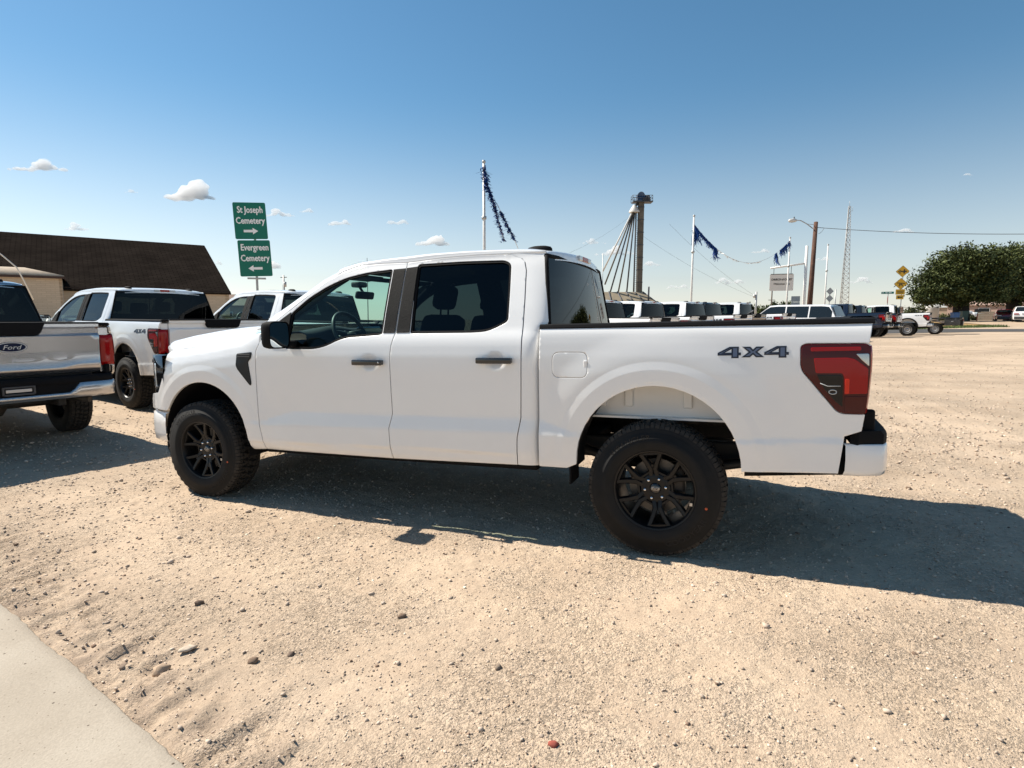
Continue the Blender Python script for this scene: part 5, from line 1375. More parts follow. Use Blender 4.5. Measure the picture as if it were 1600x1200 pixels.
# low wing in front of it
W0 = zr_(92, 434, 33.5); wz = float(W0[2]); wg = g(W0[0], W0[1])
wing = thing('flat_wing', "low tan brick wing with a pale sloped roof in front of the dark hall roof", 'building', (float(W0[0]), float(W0[1]), wg)); wo = Vector(wing.location)
wb = MB(); wb.box((9, (wz - wg) / 2, 0), (18, wz - wg, .24)); frame_obj('wall', wb, WALLM, wing, Vector((0, 0, 0)), ex_, up, ex_.cross(up))
wb = MB(); wb.box((3.2, (wz - wg) / 2, 0), (6.4, wz - wg - .01, .24)); frame_obj('side_wall', wb, WALLM, wing, nn * .15, nn, up, nn.cross(up))
TANR = mat('tan_roof', (.40, .31, .22), .85, noise=.15, nscale=4)
wr = MB(); P = [[(-.25, -.28, 0), (18.2, -.28, 0)], [(-.25, -.28, .10), (18.2, -.28, .10)], [(1.6, 1.9, .62), (18.2, 1.9, .62)], [(1.6, 4.4, .62), (18.2, 4.4, .62)], [(-.25, 6.6, .10), (18.2, 6.6, .10)], [(-.25, 6.6, 0), (18.2, 6.6, 0)]]
wr.grid(np.array(P)); wr.add([P[1][0], P[2][0], P[3][0], P[4][0]], [(0, 1, 2, 3)]); frame_obj('roof', wr, TANR, wing, Vector((0, 0, wz - wg + .02)), ex_, nn, up)
wf = MB(); wf.box((9, -.30, -.03), (18.5, .05, .13)); wf.box((-.27, 3.1, -.03), (.05, 6.8, .13)); frame_obj('fascia', wf, TRIMB, wing, Vector((0, 0, wz - wg + .03)), ex_, nn, up)
# slack white cable in front of it
cb = MB(); cb.tube([zr_(-60, 372, 27), zr_(-20, 384, 27), zr_(2, 398, 27.2), zr_(26, 418, 27.6), zr_(38, 440, 28), zr_(52, 468, 28.5)], .030, 6); tag(cb.build('cable', mat('white_cable', (.70, .68, .62), .5)), "slack white cable hanging in front of the low tan wing", 'cable')

def simple_house(name, label, u_, v_, dep, wid, dpt, wall_h, rise_, ang, wallm, roofm, win=()):
    Wp = zr_(u_, v_, dep); gz = g(Wp[0], Wp[1]); T = thing(name, label, 'building', (float(Wp[0]), float(Wp[1]), gz), ang)
    m = MB(); m.box((0, 0, wall_h / 2), (wid, dpt, wall_h)); 
    for s in (-1, 1): m.add([(s * wid / 2, -dpt / 2, wall_h), (s * wid / 2, dpt / 2, wall_h), (s * wid / 2, 0, wall_h + rise_)], [(0, 1, 2)])
    m.build('wall', wallm, T)
    for s in (-1, 1):
        r = MB(); a = math.atan2(rise_, dpt / 2); ln = math.hypot(rise_, dpt / 2) + .35
        R_ = Matrix.Rotation(-a * s * -1 if False else a * -s, 3, 'X'); c = Vector((0, s * dpt / 4, wall_h + rise_ / 2)) + Vector((0, s * .12, -.05 + .08))
        r.box(c, (wid + .6, ln, .10), R_); r.build('roof', roofm, T)
    for (wx, wzz, ww, wh) in win:
        f_ = MB(); f_.box((wx, -dpt / 2 - .02, wzz), (ww + .16, .08, wh + .16)); fo_ = f_.build('window', mat('white_trim', (.6, .58, .54), .6), T)
        q = MB(); q.box((wx, -dpt / 2 - .065, wzz), (ww, .03, wh)); q.build('pane', GLASSK, fo_)
    return T
BEIGE = mat('beige_wall', (.33, .245, .175), .9, noise=.08, nscale=2); PINKW = mat('pink_siding', (.36, .25, .20), .9, noise=.08, nscale=2); ROOFG = mat('grey_roof', (.33, .32, .30), .8, noise=.1, nscale=2); ROOFB = mat('brown_roof', (.19, .12, .085), .85, noise=.15, nscale=2)
simple_house('small_house', "small house with a brown roof beside the right end of the tan hall", 368, 480, 62, 5, 5, 2.6, 1.1, .5, BEIGE, ROOFB, [(0, 1.4, 1, 1)])
simple_house('tan_house', "long pinkish tan house behind the trees and parked cars at right", 1585, 488, 95, 16, 9, 2.5, 2.2, -.52, PINKW, PINKW, [(-3, 1.4, 1.4, 1.1), (3, 1.4, 1.4, 1.1)])
simple_house('grey_house', "small house with a pale grey roof seen between the two tree trunks", 1512, 486, 118, 9, 7, 2.6, 1.5, -.5, BEIGE, ROOFG, [(0, 1.4, 1.2, 1.1)])
# block wall behind the red car, course by course
Wp = zr_(1533, 490, 84); bw = thing('block_wall', "low grey brown block wall beside the red car", 'wall', (float(Wp[0]), float(Wp[1]), g(Wp[0], Wp[1])), -.383)
BLK = mat('grey_block', (.21, .175, .135), .9, noise=.15, nscale=3)
for k in range(5):
    m = MB(); m.box((2.2, 0, .12 + k * .27), (5.2 - (k % 2) * .06, .22, .25), bev=.012); m.build('block_course', BLK, bw)
# small tanks
for (u_, v_, r_, ln, c, lb) in ((1512, 488, .62, 1.6, (.70, .70, .66), "white tank nearest the left tree trunk behind the lawn"), (1523, 487, .5, 1.3, (.68, .69, .68), "white tank in the middle, right of the shrub behind the lawn"), (1531, 487, .5, 1.2, (.45, .62, .62), "pale teal tank left of the block wall")):
    Wp = zr_(u_, v_, 92); T = thing('storage_tank', lb, 'tank', (float(Wp[0]), float(Wp[1]), g(Wp[0], Wp[1])), .9, 'small tanks beyond the lawn')
    m = MB(); m.sm = True; m.lathe([(.001, -ln / 2 - r_ * .45), (r_ * .6, -ln / 2 - r_ * .35), (r_, -ln / 2), (r_, ln / 2), (r_ * .6, ln / 2 + r_ * .35), (.001, ln / 2 + r_ * .45)], 18, 'x', (0, 0, r_ + .35)); m.build('shell', mat('tank_%.2f' % c[0], c, .5), T)
    for xx in (-.4, .4):
        q = MB(); q.box((xx, 0, .22), (.14, r_ * 1.2, .44)); q.build('saddle', BLK, T)
Wp = zr_(1452, 486, 78); T = thing('storage_tank', "large round white tank behind the black flatbed truck", 'tank', (float(Wp[0]), float(Wp[1]), g(Wp[0], Wp[1])))
m = MB(); m.sm = True; m.lathe([(1.05, 0), (1.08, .1), (1.08, 1.75), (1.0, 1.98), (.5, 2.12), (.001, 2.15)], 24, 'z'); m.build('shell', mat('tank_white', (.66, .63, .58), .6), T); q = MB(); q.lathe([(.2, 2.05), (.2, 2.22), (.001, 2.24)], 12, 'z'); q.build('lid', GREY_P, T)

# grain elevator
Wp = zr_(998, 470, 112); EG = g(Wp[0], Wp[1]); sc_ = 112 / 900.0
el = thing('grain_elevator', "tall grain elevator leg with a railed top platform and fanned spouts", 'grain elevator', (float(Wp[0]), float(Wp[1]), EG), -YAW)
ELM = mat('elevator_steel', (.125, .11, .088), .7, metal=.2, noise=.35, nscale=.6); ELD = mat('elevator_dark', (.05, .055, .065), .6); ELW = mat('elevator_white', (.62, .60, .56), .6)
def ez(v): return (499 - v) * sc_ * 1.0 + 1.485 - EG
def exx(u_): return (u_ - 998) * sc_
m = MB(); m.box((0, 0, ez(319) / 2), (8.0 * sc_, 8.5 * sc_, ez(319)));
m.build('leg', ELM, el)
for k in range(9):
    b_ = MB(); b_.box((0, 0, ez(328) - k * 2.35), (8.8 * sc_, 9.4 * sc_, .14)); b_.build('flange', ELD, el)
m = MB(); m.box((.2, 0, ez(320)), (30 * sc_, 16 * sc_, .22)); pf = m.build('platform', ELD, el)
m = MB()
for px in (-14, -9, 10, 16):
    for py in (-7.5, 7.5): m.tube([(px * sc_, py * sc_, ez(320)), (px * sc_, py * sc_, ez(311))], .05, 5)
for py in (-7.5, 7.5):
    for hh in (311, 315): m.tube([(-14 * sc_, py * sc_, ez(hh)), (16 * sc_, py * sc_, ez(hh))], .045, 5)
for px in (-14, 16):
    for hh in (311, 315): m.tube([(px * sc_, -7.5 * sc_, ez(hh)), (px * sc_, 7.5 * sc_, ez(hh))], .045, 5)
m.build('railing', ELD, pf)
m = MB(); m.sm = True
P = [[(-.1 + 6.2 * sc_ * math.cos(a), yv, ez(313) + 8 * sc_ * math.sin(a)) for yv in (-.5, .5)] for a in np.linspace(0, PI, 12)]
m.grid(np.array(P)); 
for k in (0, 1): m.add([p[k] for p in P], [tuple(range(12))], False)
m.box((-.1, 0, ez(316.5)), (12.4 * sc_, 1.0, 7 * sc_)); m.build('head_cover', mat('elevator_blue', (.09, .12, .17), .5), el, auto=40)
m = MB(); m.tube([(exx(1004), -.3, ez(313)), (exx(1010), -.3, ez(313))], .42, 10); m.box((exx(1005), -.3, ez(316.5)), (1.4, .6, .4)); m.build('drive_motor', ELD, el)
m = MB(); m.sm = True; m.lathe([(.25, ez(324)), (1.05, ez(334)), (1.05, ez(335.5)), (.001, ez(335.5))], 14, 'z', (exx(988), 0, 0)); ds = m.build('distributor', ELW, el, auto=40)
m = MB(); m.tube([(exx(995), 0, ez(320)), (exx(989), 0, ez(326))], .22, 8); m.build('feed_spout', ELD, el)
for k, (u0, u1, v1) in enumerate(((984, 940, 425), (985, 944, 445), (986, 953, 457), (987, 966, 458), (988.5, 980, 458), (991, 991.5, 458))):
    m = MB(); m.tube([(exx(u0), -.3 + .1 * k, ez(336)), (exx(u1), -.9 + .4 * k, ez(v1))], .15, 7); sp = m.build('spout', ELD if k in (2, 4, 5) else ELW if k == 0 else ELM, el)
m = MB()
for px in (exx(989.5), exx(992.5)): m.tube([(px, -.75, .5), (px, -.75, ez(322))], .035, 4)
for k in range(60): m.tube([(exx(989.5), -.75, .8 + k * .36), (exx(992.5), -.75, .8 + k * .36)], .025, 4, smooth=False)
m.build('ladder', ELD, el)
# metal shed under the spouts
Wp = zr_(985, 478, 108); sh = thing('metal_shed', "tan metal roofed shed at the foot of the grain elevator", 'shed', (float(Wp[0]), float(Wp[1]), g(Wp[0], Wp[1])), -YAW)
zt_ = (499 - 455) * .12 + 1.485 - g(Wp[0], Wp[1]); zl = zt_ - 2.9; SHR = mat('tan_metal', (.33, .27, .185), .6, metal=.2, noise=.12, nscale=.7)
m = MB(); m.box((0, 3, zl / 2), (11.5, 6, zl)); m.build('wall', BEIGE, sh)
m = MB(); P = [[(-5.9, -.4, zl), (-5.2, 3, zt_), (-5.9, 6.4, zl)], [(6.2, -.4, zl), (2.9, 3, zt_), (6.2, 6.4, zl)]]; m.grid(np.array(P), smooth=False); m.add([P[0][0], P[0][1], P[0][2]], [(0, 1, 2)], False); m.add([P[1][0], P[1][1], P[1][2]], [(0, 1, 2)], False); rf = m.build('roof', SHR, sh)
for k in range(6):
    t_ = k / 5; q = MB(); q.tube([(-5.2 + 8.1 * t_, 3, zt_ + .06), (-5.7 + 11.6 * t_, -.35, zl + .06)], .13, 5); q.build('roof_rib', ELD, rf)
m = MB(); m.tube([(exx(1014) + 1.6, 1, zl), (exx(1014) + 1.6, 1, zt_ + .9)], .16, 8); m.build('vent_stack', ELD, sh)

# ------------------------------------------------------------------ poles, wires, signs
WPOLE = mat('white_pole', (.72, .70, .66), .5, noise=.06, nscale=8); WOOD = mat('pole_wood', (.085, .038, .022), .85, noise=.4, nscale=3); GALV = mat('galvanised', (.42, .42, .41), .5, metal=.5); BLUE = mat('blue_foil', (.008, .05, .22), .6, spec=.25)
FOIL = mat('silver_foil', (.70, .70, .68), .3, metal=.3)
def pole_at(u_, vtop, dep, name, label, cat, r0, r1, m, group=None):
    W = zr_(u_, vtop, dep); gz = g(W[0], W[1]); T = thing(name, label, cat, (float(W[0]), float(W[1]), gz), 0, group)
    q = MB(); q.tube([(0, 0, -.3), (0, 0, W[2] - gz)], [r0, r1], 12); q.build('shaft', m, T); return T, W
FP = []
for u_, vt, dep, lb in ((756, 254, 20.1, "white flagpole with blue foil streamers rising behind the cab roof"), (1084.5, 338, 30.7, "white flagpole with blue streamer rising behind the row of white pickups"), (1234.5, 372, 39.0, "white flagpole standing in front of the hanging church sign"), (1294, 383, 42.7, "bare white pole right of the brown utility pole")):
    T, W = pole_at(u_, vt, dep, 'flagpole', lb, 'pole', .062, .045, WPOLE, 'white poles along the lot'); FP.append(W)
    q = MB(); q.sm = True; q.lathe([(.001, .09), (.055, .07), (.07, .02), (.05, -.02)], 10, 'z', (0, 0, W[2] - T.location.z)); q.build('pole_cap', GALV, T)
    q = MB(); q.lathe([(.05, -.05), (.085, -.05), (.085, .05), (.05, .05)], 12, 'z', (0, 0, (W[2] - T.location.z) * .72)); q.build('rope_cleat', GALV, T)
def streamer(label, rope, fringes, seed):
    T = thing('streamer', label, 'streamer', tuple(map(float, rope[0])), 0, 'foil streamers on the flagpoles'); o = Vector(T.location); rs = np.random.RandomState(seed)
    m = MB(); m.tube([Vector(p) - o for p in rope], .012, 5); m.build('rope', FOIL, T)
    R_ = [np.array(p) for p in rope]
    def pt(t):
        k = min(int(t * (len(R_) - 1)), len(R_) - 2); f = t * (len(R_) - 1) - k; return R_[k] * (1 - f) + R_[k + 1] * f
    for (a, b_, n_, ln, mt) in fringes:
        q = MB()
        for k in range(n_):
            p = pt(a + (b_ - a) * (k + rs.rand()) / n_) - np.array(o); L_ = ln * rs.uniform(.55, 1.2); an = rs.uniform(0, PI); wv = .034 * rs.uniform(.7, 1.5)
            dxy = np.array([math.cos(an), math.sin(an), 0]); dr = np.array([.12 + rs.randn() * .16, rs.randn() * .14, -1.]); dr /= np.linalg.norm(dr); prev = p; vs = []
            for j in range(4):
                c = p + dr * L_ * j / 3 + np.array([rs.randn(), rs.randn(), 0]) * .03 * j; ww = wv * (1 - .2 * j); vs += [c - dxy * ww, c + dxy * ww]
            q.add(vs, [(2 * j, 2 * j + 1, 2 * j + 3, 2 * j + 2) for j in range(3)], False)
        tag(q.build('fringe', mt, T, fix=False), kind='stuff')
d1 = 20.0
streamer("ragged blue foil streamer hanging in two tails from the tallest flagpole", [FP[0] + (0, 0, -.05), zr_(757, 275, d1), zr_(761, 290, d1), zr_(767, 305, d1), zr_(773, 322, d1), zr_(778, 345, d1), zr_(788, 377, d1)], [(0, .3, 70, .22, BLUE), (.3, .72, 130, .13, BLUE), (.72, 1, 80, .09, BLUE)], 3)
streamer("detached lower piece of blue foil streamer right of the tallest flagpole", [zr_(772, 312, d1), zr_(779, 323, d1 + .1), zr_(782, 330, d1 + .1), zr_(788, 343, d1 + .2), zr_(795, 357, d1 + .3), zr_(803, 372, d1 + .4), zr_(812, 395, d1 + .5)], [(.32, .85, 120, .10, BLUE)], 4)
pA, pB = FP[1] + (0, 0, -.42), FP[2] + (0, 0, -.15)
cat_ = [pA * (1 - t) + pB * t - np.array([0, 0, 4 * 1.55 * t * (1 - t) + .2 * math.sin(PI * t)]) for t in np.linspace(0, 1, 22)]
streamer("foil streamer line sagging between two white flagpoles with blue ends", cat_, [(0, .02, 40, 1.0, BLUE), (0, .17, 150, .30, BLUE), (.17, .20, 24, .7, BLUE), (.22, .42, 40, .06, FOIL), (.5, .66, 40, .06, FOIL), (.82, .84, 24, .75, BLUE), (.88, .96, 60, .55, BLUE), (.98, 1., 20, .5, BLUE)], 6)
# brown utility pole with street lamp
Wt = zr_(1275, 347, 46); Wb = zr_(1265.5, 470, 46); gz = g(Wb[0], Wb[1]); T = thing('utility_pole', "leaning brown wooden utility pole carrying a street lamp arm", 'utility pole', (float(Wb[0]), float(Wb[1]), gz)); o = Vector(T.location)
slope_ = (Vector(Wt) - Vector(Wb)) / (Wt[2] - Wb[2]); top_ = Vector(Wt) - o; bot = Vector(Wb) - o + slope_ * (gz - .4 - Wb[2])
q = MB(); q.tube([bot, top_], [.22, .15], 12); q.build('shaft', WOOD, T)
q = MB(); a_ = Vector(zr_(1270, 357, 46)) - o; a2 = Vector(zr_(1251, 344.5, 45.4)) - o; a3 = Vector(zr_(1244, 344, 45.3)) - o; q.tube([a_, (a_ + a2) / 2 + Vector((0, 0, .05)), a2, a3], .035, 6); q.tube([Vector(zr_(1271, 351, 46)) - o, (a_ + a2) / 2 + Vector((0, 0, .05))], .02, 5); q.build('lamp_arm', GALV, T)
q = MB(); l0 = Vector(zr_(1245, 344.2, 45.3)) - o; l1 = Vector(zr_(1232.5, 345, 45)) - o; dd = l1 - l0
q.sm = True; q.tube([l0, l0 + dd * .2, l0 + dd * .55, l0 + dd * .9, l1], [.06, .13, .16, .13, .04], 10); q.build('lamp_head', ELW, T)
q = MB(); q.tube([l0 + dd * .35 + Vector((0, 0, .1)), l0 + dd * .35 + Vector((0, 0, .28))], .05, 6); q.build('photocell', ELD, T)
def wire(label, pts, r, sag=0.):
    a, b_ = np.array(pts[0]), np.array(pts[-1]); q = MB(); q.tube([a * (1 - t) + b_ * t - np.array([0, 0, 4 * sag * t * (1 - t)]) for t in np.linspace(0, 1, 15)], r, 5); tag(q.build('wire', mat('wire', (.08, .08, .08), .6)), label, 'wire')
wire("overhead wire running right from the brown utility pole above the trees", [zr_(1277, 355.5, 46), zr_(1700, 364, 40)], .022, .25)
wire("short loose wire looping below the top of the brown utility pole", [zr_(1288, 356, 46), zr_(1279, 365, 46)], .015, .1)
wire("upper faint cable descending left of the thin grey pole", [zr_(1046, 350, 100), zr_(1181, 463, 120)], .016, .8)
wire("lower faint cable descending from the elevator to the thin grey pole", [zr_(1006, 370, 110), zr_(1181, 465, 120)], .016, .8)
wire("faint cable running down left from the elevator head", [zr_(994, 330, 111), zr_(890, 395, 80)], .012, .6)
for (u_, vt, dep, lb, r_) in ((1182, 456, 118, "short grey pole standing left of the distant dark trees", .22), (1207.5, 432, 84, "thin weathered pole rising from the distant trees left of church sign", .10), (443, 430, 95, "grey utility pole far behind the green cemetery signs", .16), (1306, 452, 90, "thin pole beside the foot of the lattice tower", .10), (1256, 466, 100, "stub of a grey pole right of the blank sign back", .13), (942, 396, 60, "slim dark pole close beside the cab's rear window", .05)):
    T, W = pole_at(u_, vt, dep, 'utility_pole' if u_ in (1182, 443, 1207.5) else 'thin_pole', lb, 'pole', r_, r_ * .8, GALV if u_ != 1207.5 else mat('grey_wood', (.16, .13, .105), .9, noise=.2, nscale=2), None)
    H_ = W[2] - T.location.z
    q = MB()
    if u_ == 443: q.box((.0, 0, H_ - .35), (1.3, .1, .1)); q.build('crossarm', WOOD, T); q = MB(); q.tube([(.25, 0, H_ - 1.9), (.25, 0, H_ - 1.1)], .22, 8); q.build('transformer', GALV, T)
    elif u_ == 1182: q.tube([(-.35, 0, H_ - 1.2), (-.35, 0, H_ - .5)], .25, 8); q.build('transformer', GALV, T)
    elif u_ == 1207.5: q.box((0, 0, H_ - 3.4), (.9, .08, .08)); q.build('crossarm', WOOD, T)
# cemetery signs
SIGNG = mat('sign_green', (.0, .150, .098), .35, spec=.4); SIGNW = mat('sign_white', (.88, .88, .87), .4); SIGNY = mat('sign_yellow', (.62, .33, .015), .4); SIGNK = mat('sign_black', (.015, .013, .012), .5); SIGNR = mat('sign_red', (.16, .03, .025), .6)
Ws = zr_(395, 376, 18.6); gz = g(Ws[0], Ws[1]); k_ = 18.6 / 900
def facing(loc, extra=0.): return -math.atan2(loc[0] - CAM[0], loc[1] - CAM[1]) + extra
sg_ = thing('cemetery_sign', "pair of green cemetery direction panels on one grey post", 'road sign', (float(Ws[0]), float(Ws[1]), gz), facing(Ws, -.12)); Hc = Ws[2] - gz
tilt_ = .04
def sgx(p, dx, dz): return (p[0], p[1], p[2])
q = MB(); q.box((.06, .07, (Hc + .6) / 2 - .2), (.07, .06, Hc + 1.0), bev=.01); q.build('post', GALV, sg_)
q = MB(); q.box((.06, .035, Hc - 1.20), (.56, .03, .06), bev=.008); q.build('bracket', GALV, sg_)
def rrect(w_, h_, r_): return rounded([(-w_ / 2, -h_ / 2), (w_ / 2, -h_ / 2), (w_ / 2, h_ / 2), (-w_ / 2, h_ / 2)], r_, 4)
def sign_panel(par, name, cx, cz, ring, m, y, th=.006, rot=0.):
    c, s = math.cos(rot), math.sin(rot); R2 = [(cx + a * c - b_ * s, cz + a * s + b_ * c) for a, b_ in ring]
    q = MB(); q.prism(R2, lambda a, b_: (a, y + th, b_), lambda a, b_: (a, y, b_)); return q.build(name, m, par)
def sign_text(par, txt, cx, cz, size, m, y, sx=1., rot=0., name='lettering', shear=0., bold=0.):
    V, Fc = text_geo(txt, size, shear); c, s = math.cos(rot), math.sin(rot); q = MB()
    for ox, oz in ([(0, 0)] if not bold else [(-bold, 0), (bold, 0), (0, bold), (0, -bold)]):
        yo = y - .0006 * (abs(ox) + abs(oz) > 0) * (1 + (ox > 0) + 2 * (oz > 0))
        q.add([(cx + (v[0] * sx + ox) * c - (v[1] + oz) * s, yo, cz + (v[0] * sx + ox) * s + (v[1] + oz) * c) for v in V], Fc)
    return q.build(name, m, par, fix=False)
arrow = [(-.50, -.13), (.14, -.13), (.14, -.34), (.52, 0), (.14, .34), (.14, .13), (-.50, .13)]
for (cz, lines, dr, cx) in ((Hc + .62, ("St Joseph", "Cemetery"), 1, -.045), (Hc - .56, ("Evergreen", "Cemetery"), -1, .045)):
    pn = sign_panel(sg_, 'sign_panel', cx, cz, rrect(.97, 1.15, .05), SIGNG, 0, .008, tilt_)
    for k, tx in enumerate(lines): sign_text(pn, tx, cx - .0, cz + .34 - .34 * k, .285, SIGNW, -.003, .74 if len(tx) < 9 else .72, tilt_, bold=.007)
    sign_panel(pn, 'arrow', cx + (.0), cz - .32, [(a * .42 * dr, b_ * .30) for a, b_ in (arrow if dr > 0 else arrow[::-1])], SIGNW, -.003, .002, tilt_)
# church sign
Wc = zr_(1261, 384, 42); T = thing('church_sign', "white hanging church sign on a tall white post with side arm", 'sign', (float(Wc[0]), float(Wc[1]), g(Wc[0], Wc[1])), facing(Wc, .15)); Hc = Wc[2] - T.location.z; k_ = 42 / 900 / .82
q = MB(); q.tube([(0, 0, -.3), (0, 0, Hc)], [.12, .10], 10); q.build('post', WPOLE, T)
q = MB(); q.tube([(0, 0, Hc - 1.25), (-51 * k_ * .82, 0, Hc - 1.55)], .07, 8); q.build('arm', WPOLE, T)
pw_, ph_ = 1.62, 1.20; cx, cz = -1.58, Hc - 2.62
for xx in (-.55, .62):
    q = MB(); q.tube([(cx + xx, 0, cz + .55), (cx + xx, 0, Hc - 1.42)], .02, 5); q.build('hanger', ELD, T)
pn = sign_panel(T, 'sign_panel', cx, cz, rrect(pw_, ph_, .03), mat('sign_cream', (.78, .73, .66), .6), -.02, .04)
sign_text(pn, "CHURCH of CHRIST", cx, cz + .22, .20, SIGNK, -.024, .80, bold=.010); sign_text(pn, "Welcomes You", cx, cz - .10, .21, SIGNK, -.024, .85, shear=.3, bold=.006)
q = MB(); q.box((cx, 0, cz + .62), (1.5, .05, .05)); q.build('top_rail', ELD, T)
# backs of road signs
Wb = zr_(1243, 470, 58); T = thing('road_sign', "grey back of a rectangular road sign left of the brown pole", 'road sign', (float(Wb[0]), float(Wb[1]), g(Wb[0], Wb[1])), facing(Wb)); Hc = Wb[2] - T.location.z
sign_panel(T, 'sign_panel', 0, Hc + .18, rrect(.80, .56, .04), GALV, 0, .012); sign_panel(T, 'sign_panel', 0, Hc - .32, rrect(.80, .36, .04), GALV, 0, .012)
for xx in (-.25, .25): q = MB(); q.box((xx, .04, Hc / 2), (.05, .05, Hc)); q.build('post', GALV, T)
Wb = zr_(1297, 455, 50); T = thing('road_sign', "grey backs of two diamond road signs stacked beside the bare white pole", 'road sign', (float(Wb[0]), float(Wb[1]), g(Wb[0], Wb[1])), facing(Wb, .5)); Hc = Wb[2] - T.location.z
for dz in (0, -.62): sign_panel(T, 'sign_panel', 0, Hc + dz, rrect(.46, .46, .03), GALV, 0, .012, PI / 4)
q = MB(); q.box((0, .04, Hc / 2), (.05, .05, Hc + .3)); q.build('post', GALV, T)
# yellow warning signs at the right
Wb = zr_(1410.5, 424, 55); T = thing('warning_sign', "stack of yellow rail crossing and intersection warning signs on a pole", 'road sign', (float(Wb[0]), float(Wb[1]), g(Wb[0], Wb[1])), facing(Wb)); Hc = Wb[2] - T.location.z; k_ = 55 / 900
q = MB(); q.box((.04, .05, Hc / 2), (.07, .06, Hc + .9)); q.build('post', GALV, T)
def diamond(par, cx, cz, h_):
    p0 = sign_panel(par, 'sign_panel', cx, cz, rrect(h_ * 2 / math.sqrt(2), h_ * 2 / math.sqrt(2), .05), SIGNK, 0, .010, PI / 4); sign_panel(p0, 'sign_face', cx, cz, rrect(h_ * 1.9 / math.sqrt(2), h_ * 1.9 / math.sqrt(2), .05), SIGNY, -.003, .002, PI / 4); return p0
d0 = diamond(T, 0, Hc, .56)
q = MB(); q.box((.10, -.008, Hc), (.44, .006, .10)); q.box((.12, -.008, Hc + .125), (.10, .006, .15)); q.box((.12, -.008, Hc - .125), (.10, .006, .15)); q.build('cross_symbol', SIGNK, d0, fix=False)
q = MB()
for zz in (-.13, 0, .13): q.box((-.22, -.008, Hc + zz), (.13 if zz else .30, .006, .055))
q.build('rail_symbol', SIGNK, d0, fix=False)
d1_ = diamond(T, -.08, Hc - 1.17, .56)
q = MB(); q.box((-.08, -.008, Hc - 1.10), (.66, .006, .06), Matrix.Rotation(.12, 3, 'Y')); q.box((-.18, -.008, Hc - 1.27), (.06, .006, .26), Matrix.Rotation(.35, 3, 'Y')); q.box((.02, -.008, Hc - 1.27), (.06, .006, .26), Matrix.Rotation(-.35, 3, 'Y')); q.box((-.08, -.0085, Hc - 1.26), (.16, .006, .05)); q.build('crossing_symbol', SIGNK, d1_, fix=False)
p1_ = sign_panel(T, 'sign_panel', -.08, Hc - 1.94, rrect(.74, .50, .03), SIGNY, 0, .01); q = MB(); q.box((-.08, -.004, Hc - 1.86), (.56, .004, .06)); q.box((-.08, -.004, Hc - 2.02), (.5, .004, .06)); q.build('text_bar', SIGNK, p1_, fix=False)
p2_ = sign_panel(T, 'sign_panel', -.08, Hc - 2.44, rrect(.60, .40, .03), SIGNY, 0, .01); sign_panel(p2_, 'arrow', -.08, Hc - 2.44, [(a * -.42, b_ * .36) for a, b_ in arrow[::-1]], SIGNK, -.003, .002)
# street name sign over a stop sign seen edge-on
Wb = zr_(1387.5, 457.5, 52); T = thing('street_sign', "green street name blade above a stop sign turned edge on", 'street sign', (float(Wb[0]), float(Wb[1]), g(Wb[0], Wb[1])), facing(Wb)); Hc = Wb[2] - T.location.z
q = MB(); q.box((.02, .04, Hc / 2), (.05, .05, Hc)); q.build('post', GALV, T)
pb_ = sign_panel(T, 'name_blade', -.03, Hc, rrect(.96, .20, .03), mat('blade_green', (.01, .16, .12), .4), 0, .01); q = MB()
for k, ww in enumerate((.10, .16, .22)): q.box((-.38 + k * .27, -.003, Hc), (ww, .003, .06))
q.build('text_bar', SIGNW, pb_, fix=False)
q = MB(); q.prism([(.36 * math.cos(a), Hc - .62 + .36 * math.sin(a)) for a in np.linspace(PI / 8, 2 * PI + PI / 8, 8, endpoint=False)], lambda a, b_: (.0, a + .0, b_), lambda a, b_: (.012, a, b_)); st_ = q.build('stop_panel', SIGNR, T); st_.rotation_euler = (0, 0, .10)
# lattice tower
Wb = zr_(1318, 470, 140); T = thing('lattice_tower', "tall thin steel lattice tower tapering upward behind the poles", 'tower', (float(Wb[0]), float(Wb[1]), g(Wb[0], Wb[1])), .2); Ht = (499 - 326) * 140 / 900 + 1.485 - T.location.z
def tw(z): return (.88 * (1 - z / Ht) + .24)
cs = [(-1, -.6), (1, -.6), (0, 1.1)]
for a, b_ in cs:
    q = MB(); q.tube([(a * tw(0) + (1 - a * 1) * 0, b_ * tw(0), 0), (a * tw(Ht), b_ * tw(Ht), Ht)], .07, 5); q.build('tower_leg', GALV, T)
nb_ = 24
for k in range(nb_):
    z0, z1 = Ht * k / nb_, Ht * (k + 1) / nb_; q = MB()
    for i_ in range(3):
        a, b_ = cs[i_]; c, d_ = cs[(i_ + 1) % 3]
        q.tube([(a * tw(z0), b_ * tw(z0), z0), (c * tw(z1), d_ * tw(z1), z1)], .035, 4); q.tube([(c * tw(z0), d_ * tw(z0), z0), (a * tw(z1), b_ * tw(z1), z1)], .035, 4); q.tube([(a * tw(z1), b_ * tw(z1), z1), (c * tw(z1), d_ * tw(z1), z1)], .03, 4)
    q.build('brace_bay', GALV, T, fix=False)
q = MB(); q.tube([(0, 0, Ht), (0, 0, Ht + 1.2)], .04, 5); q.tube([(.75, 0, Ht - 1.2), (.75, 0, Ht - .1)], .03, 5); q.tube([(.3, 0, Ht - 1.1), (.75, 0, Ht - 1.1)], .03, 5); q.build('aerial', GALV, T)
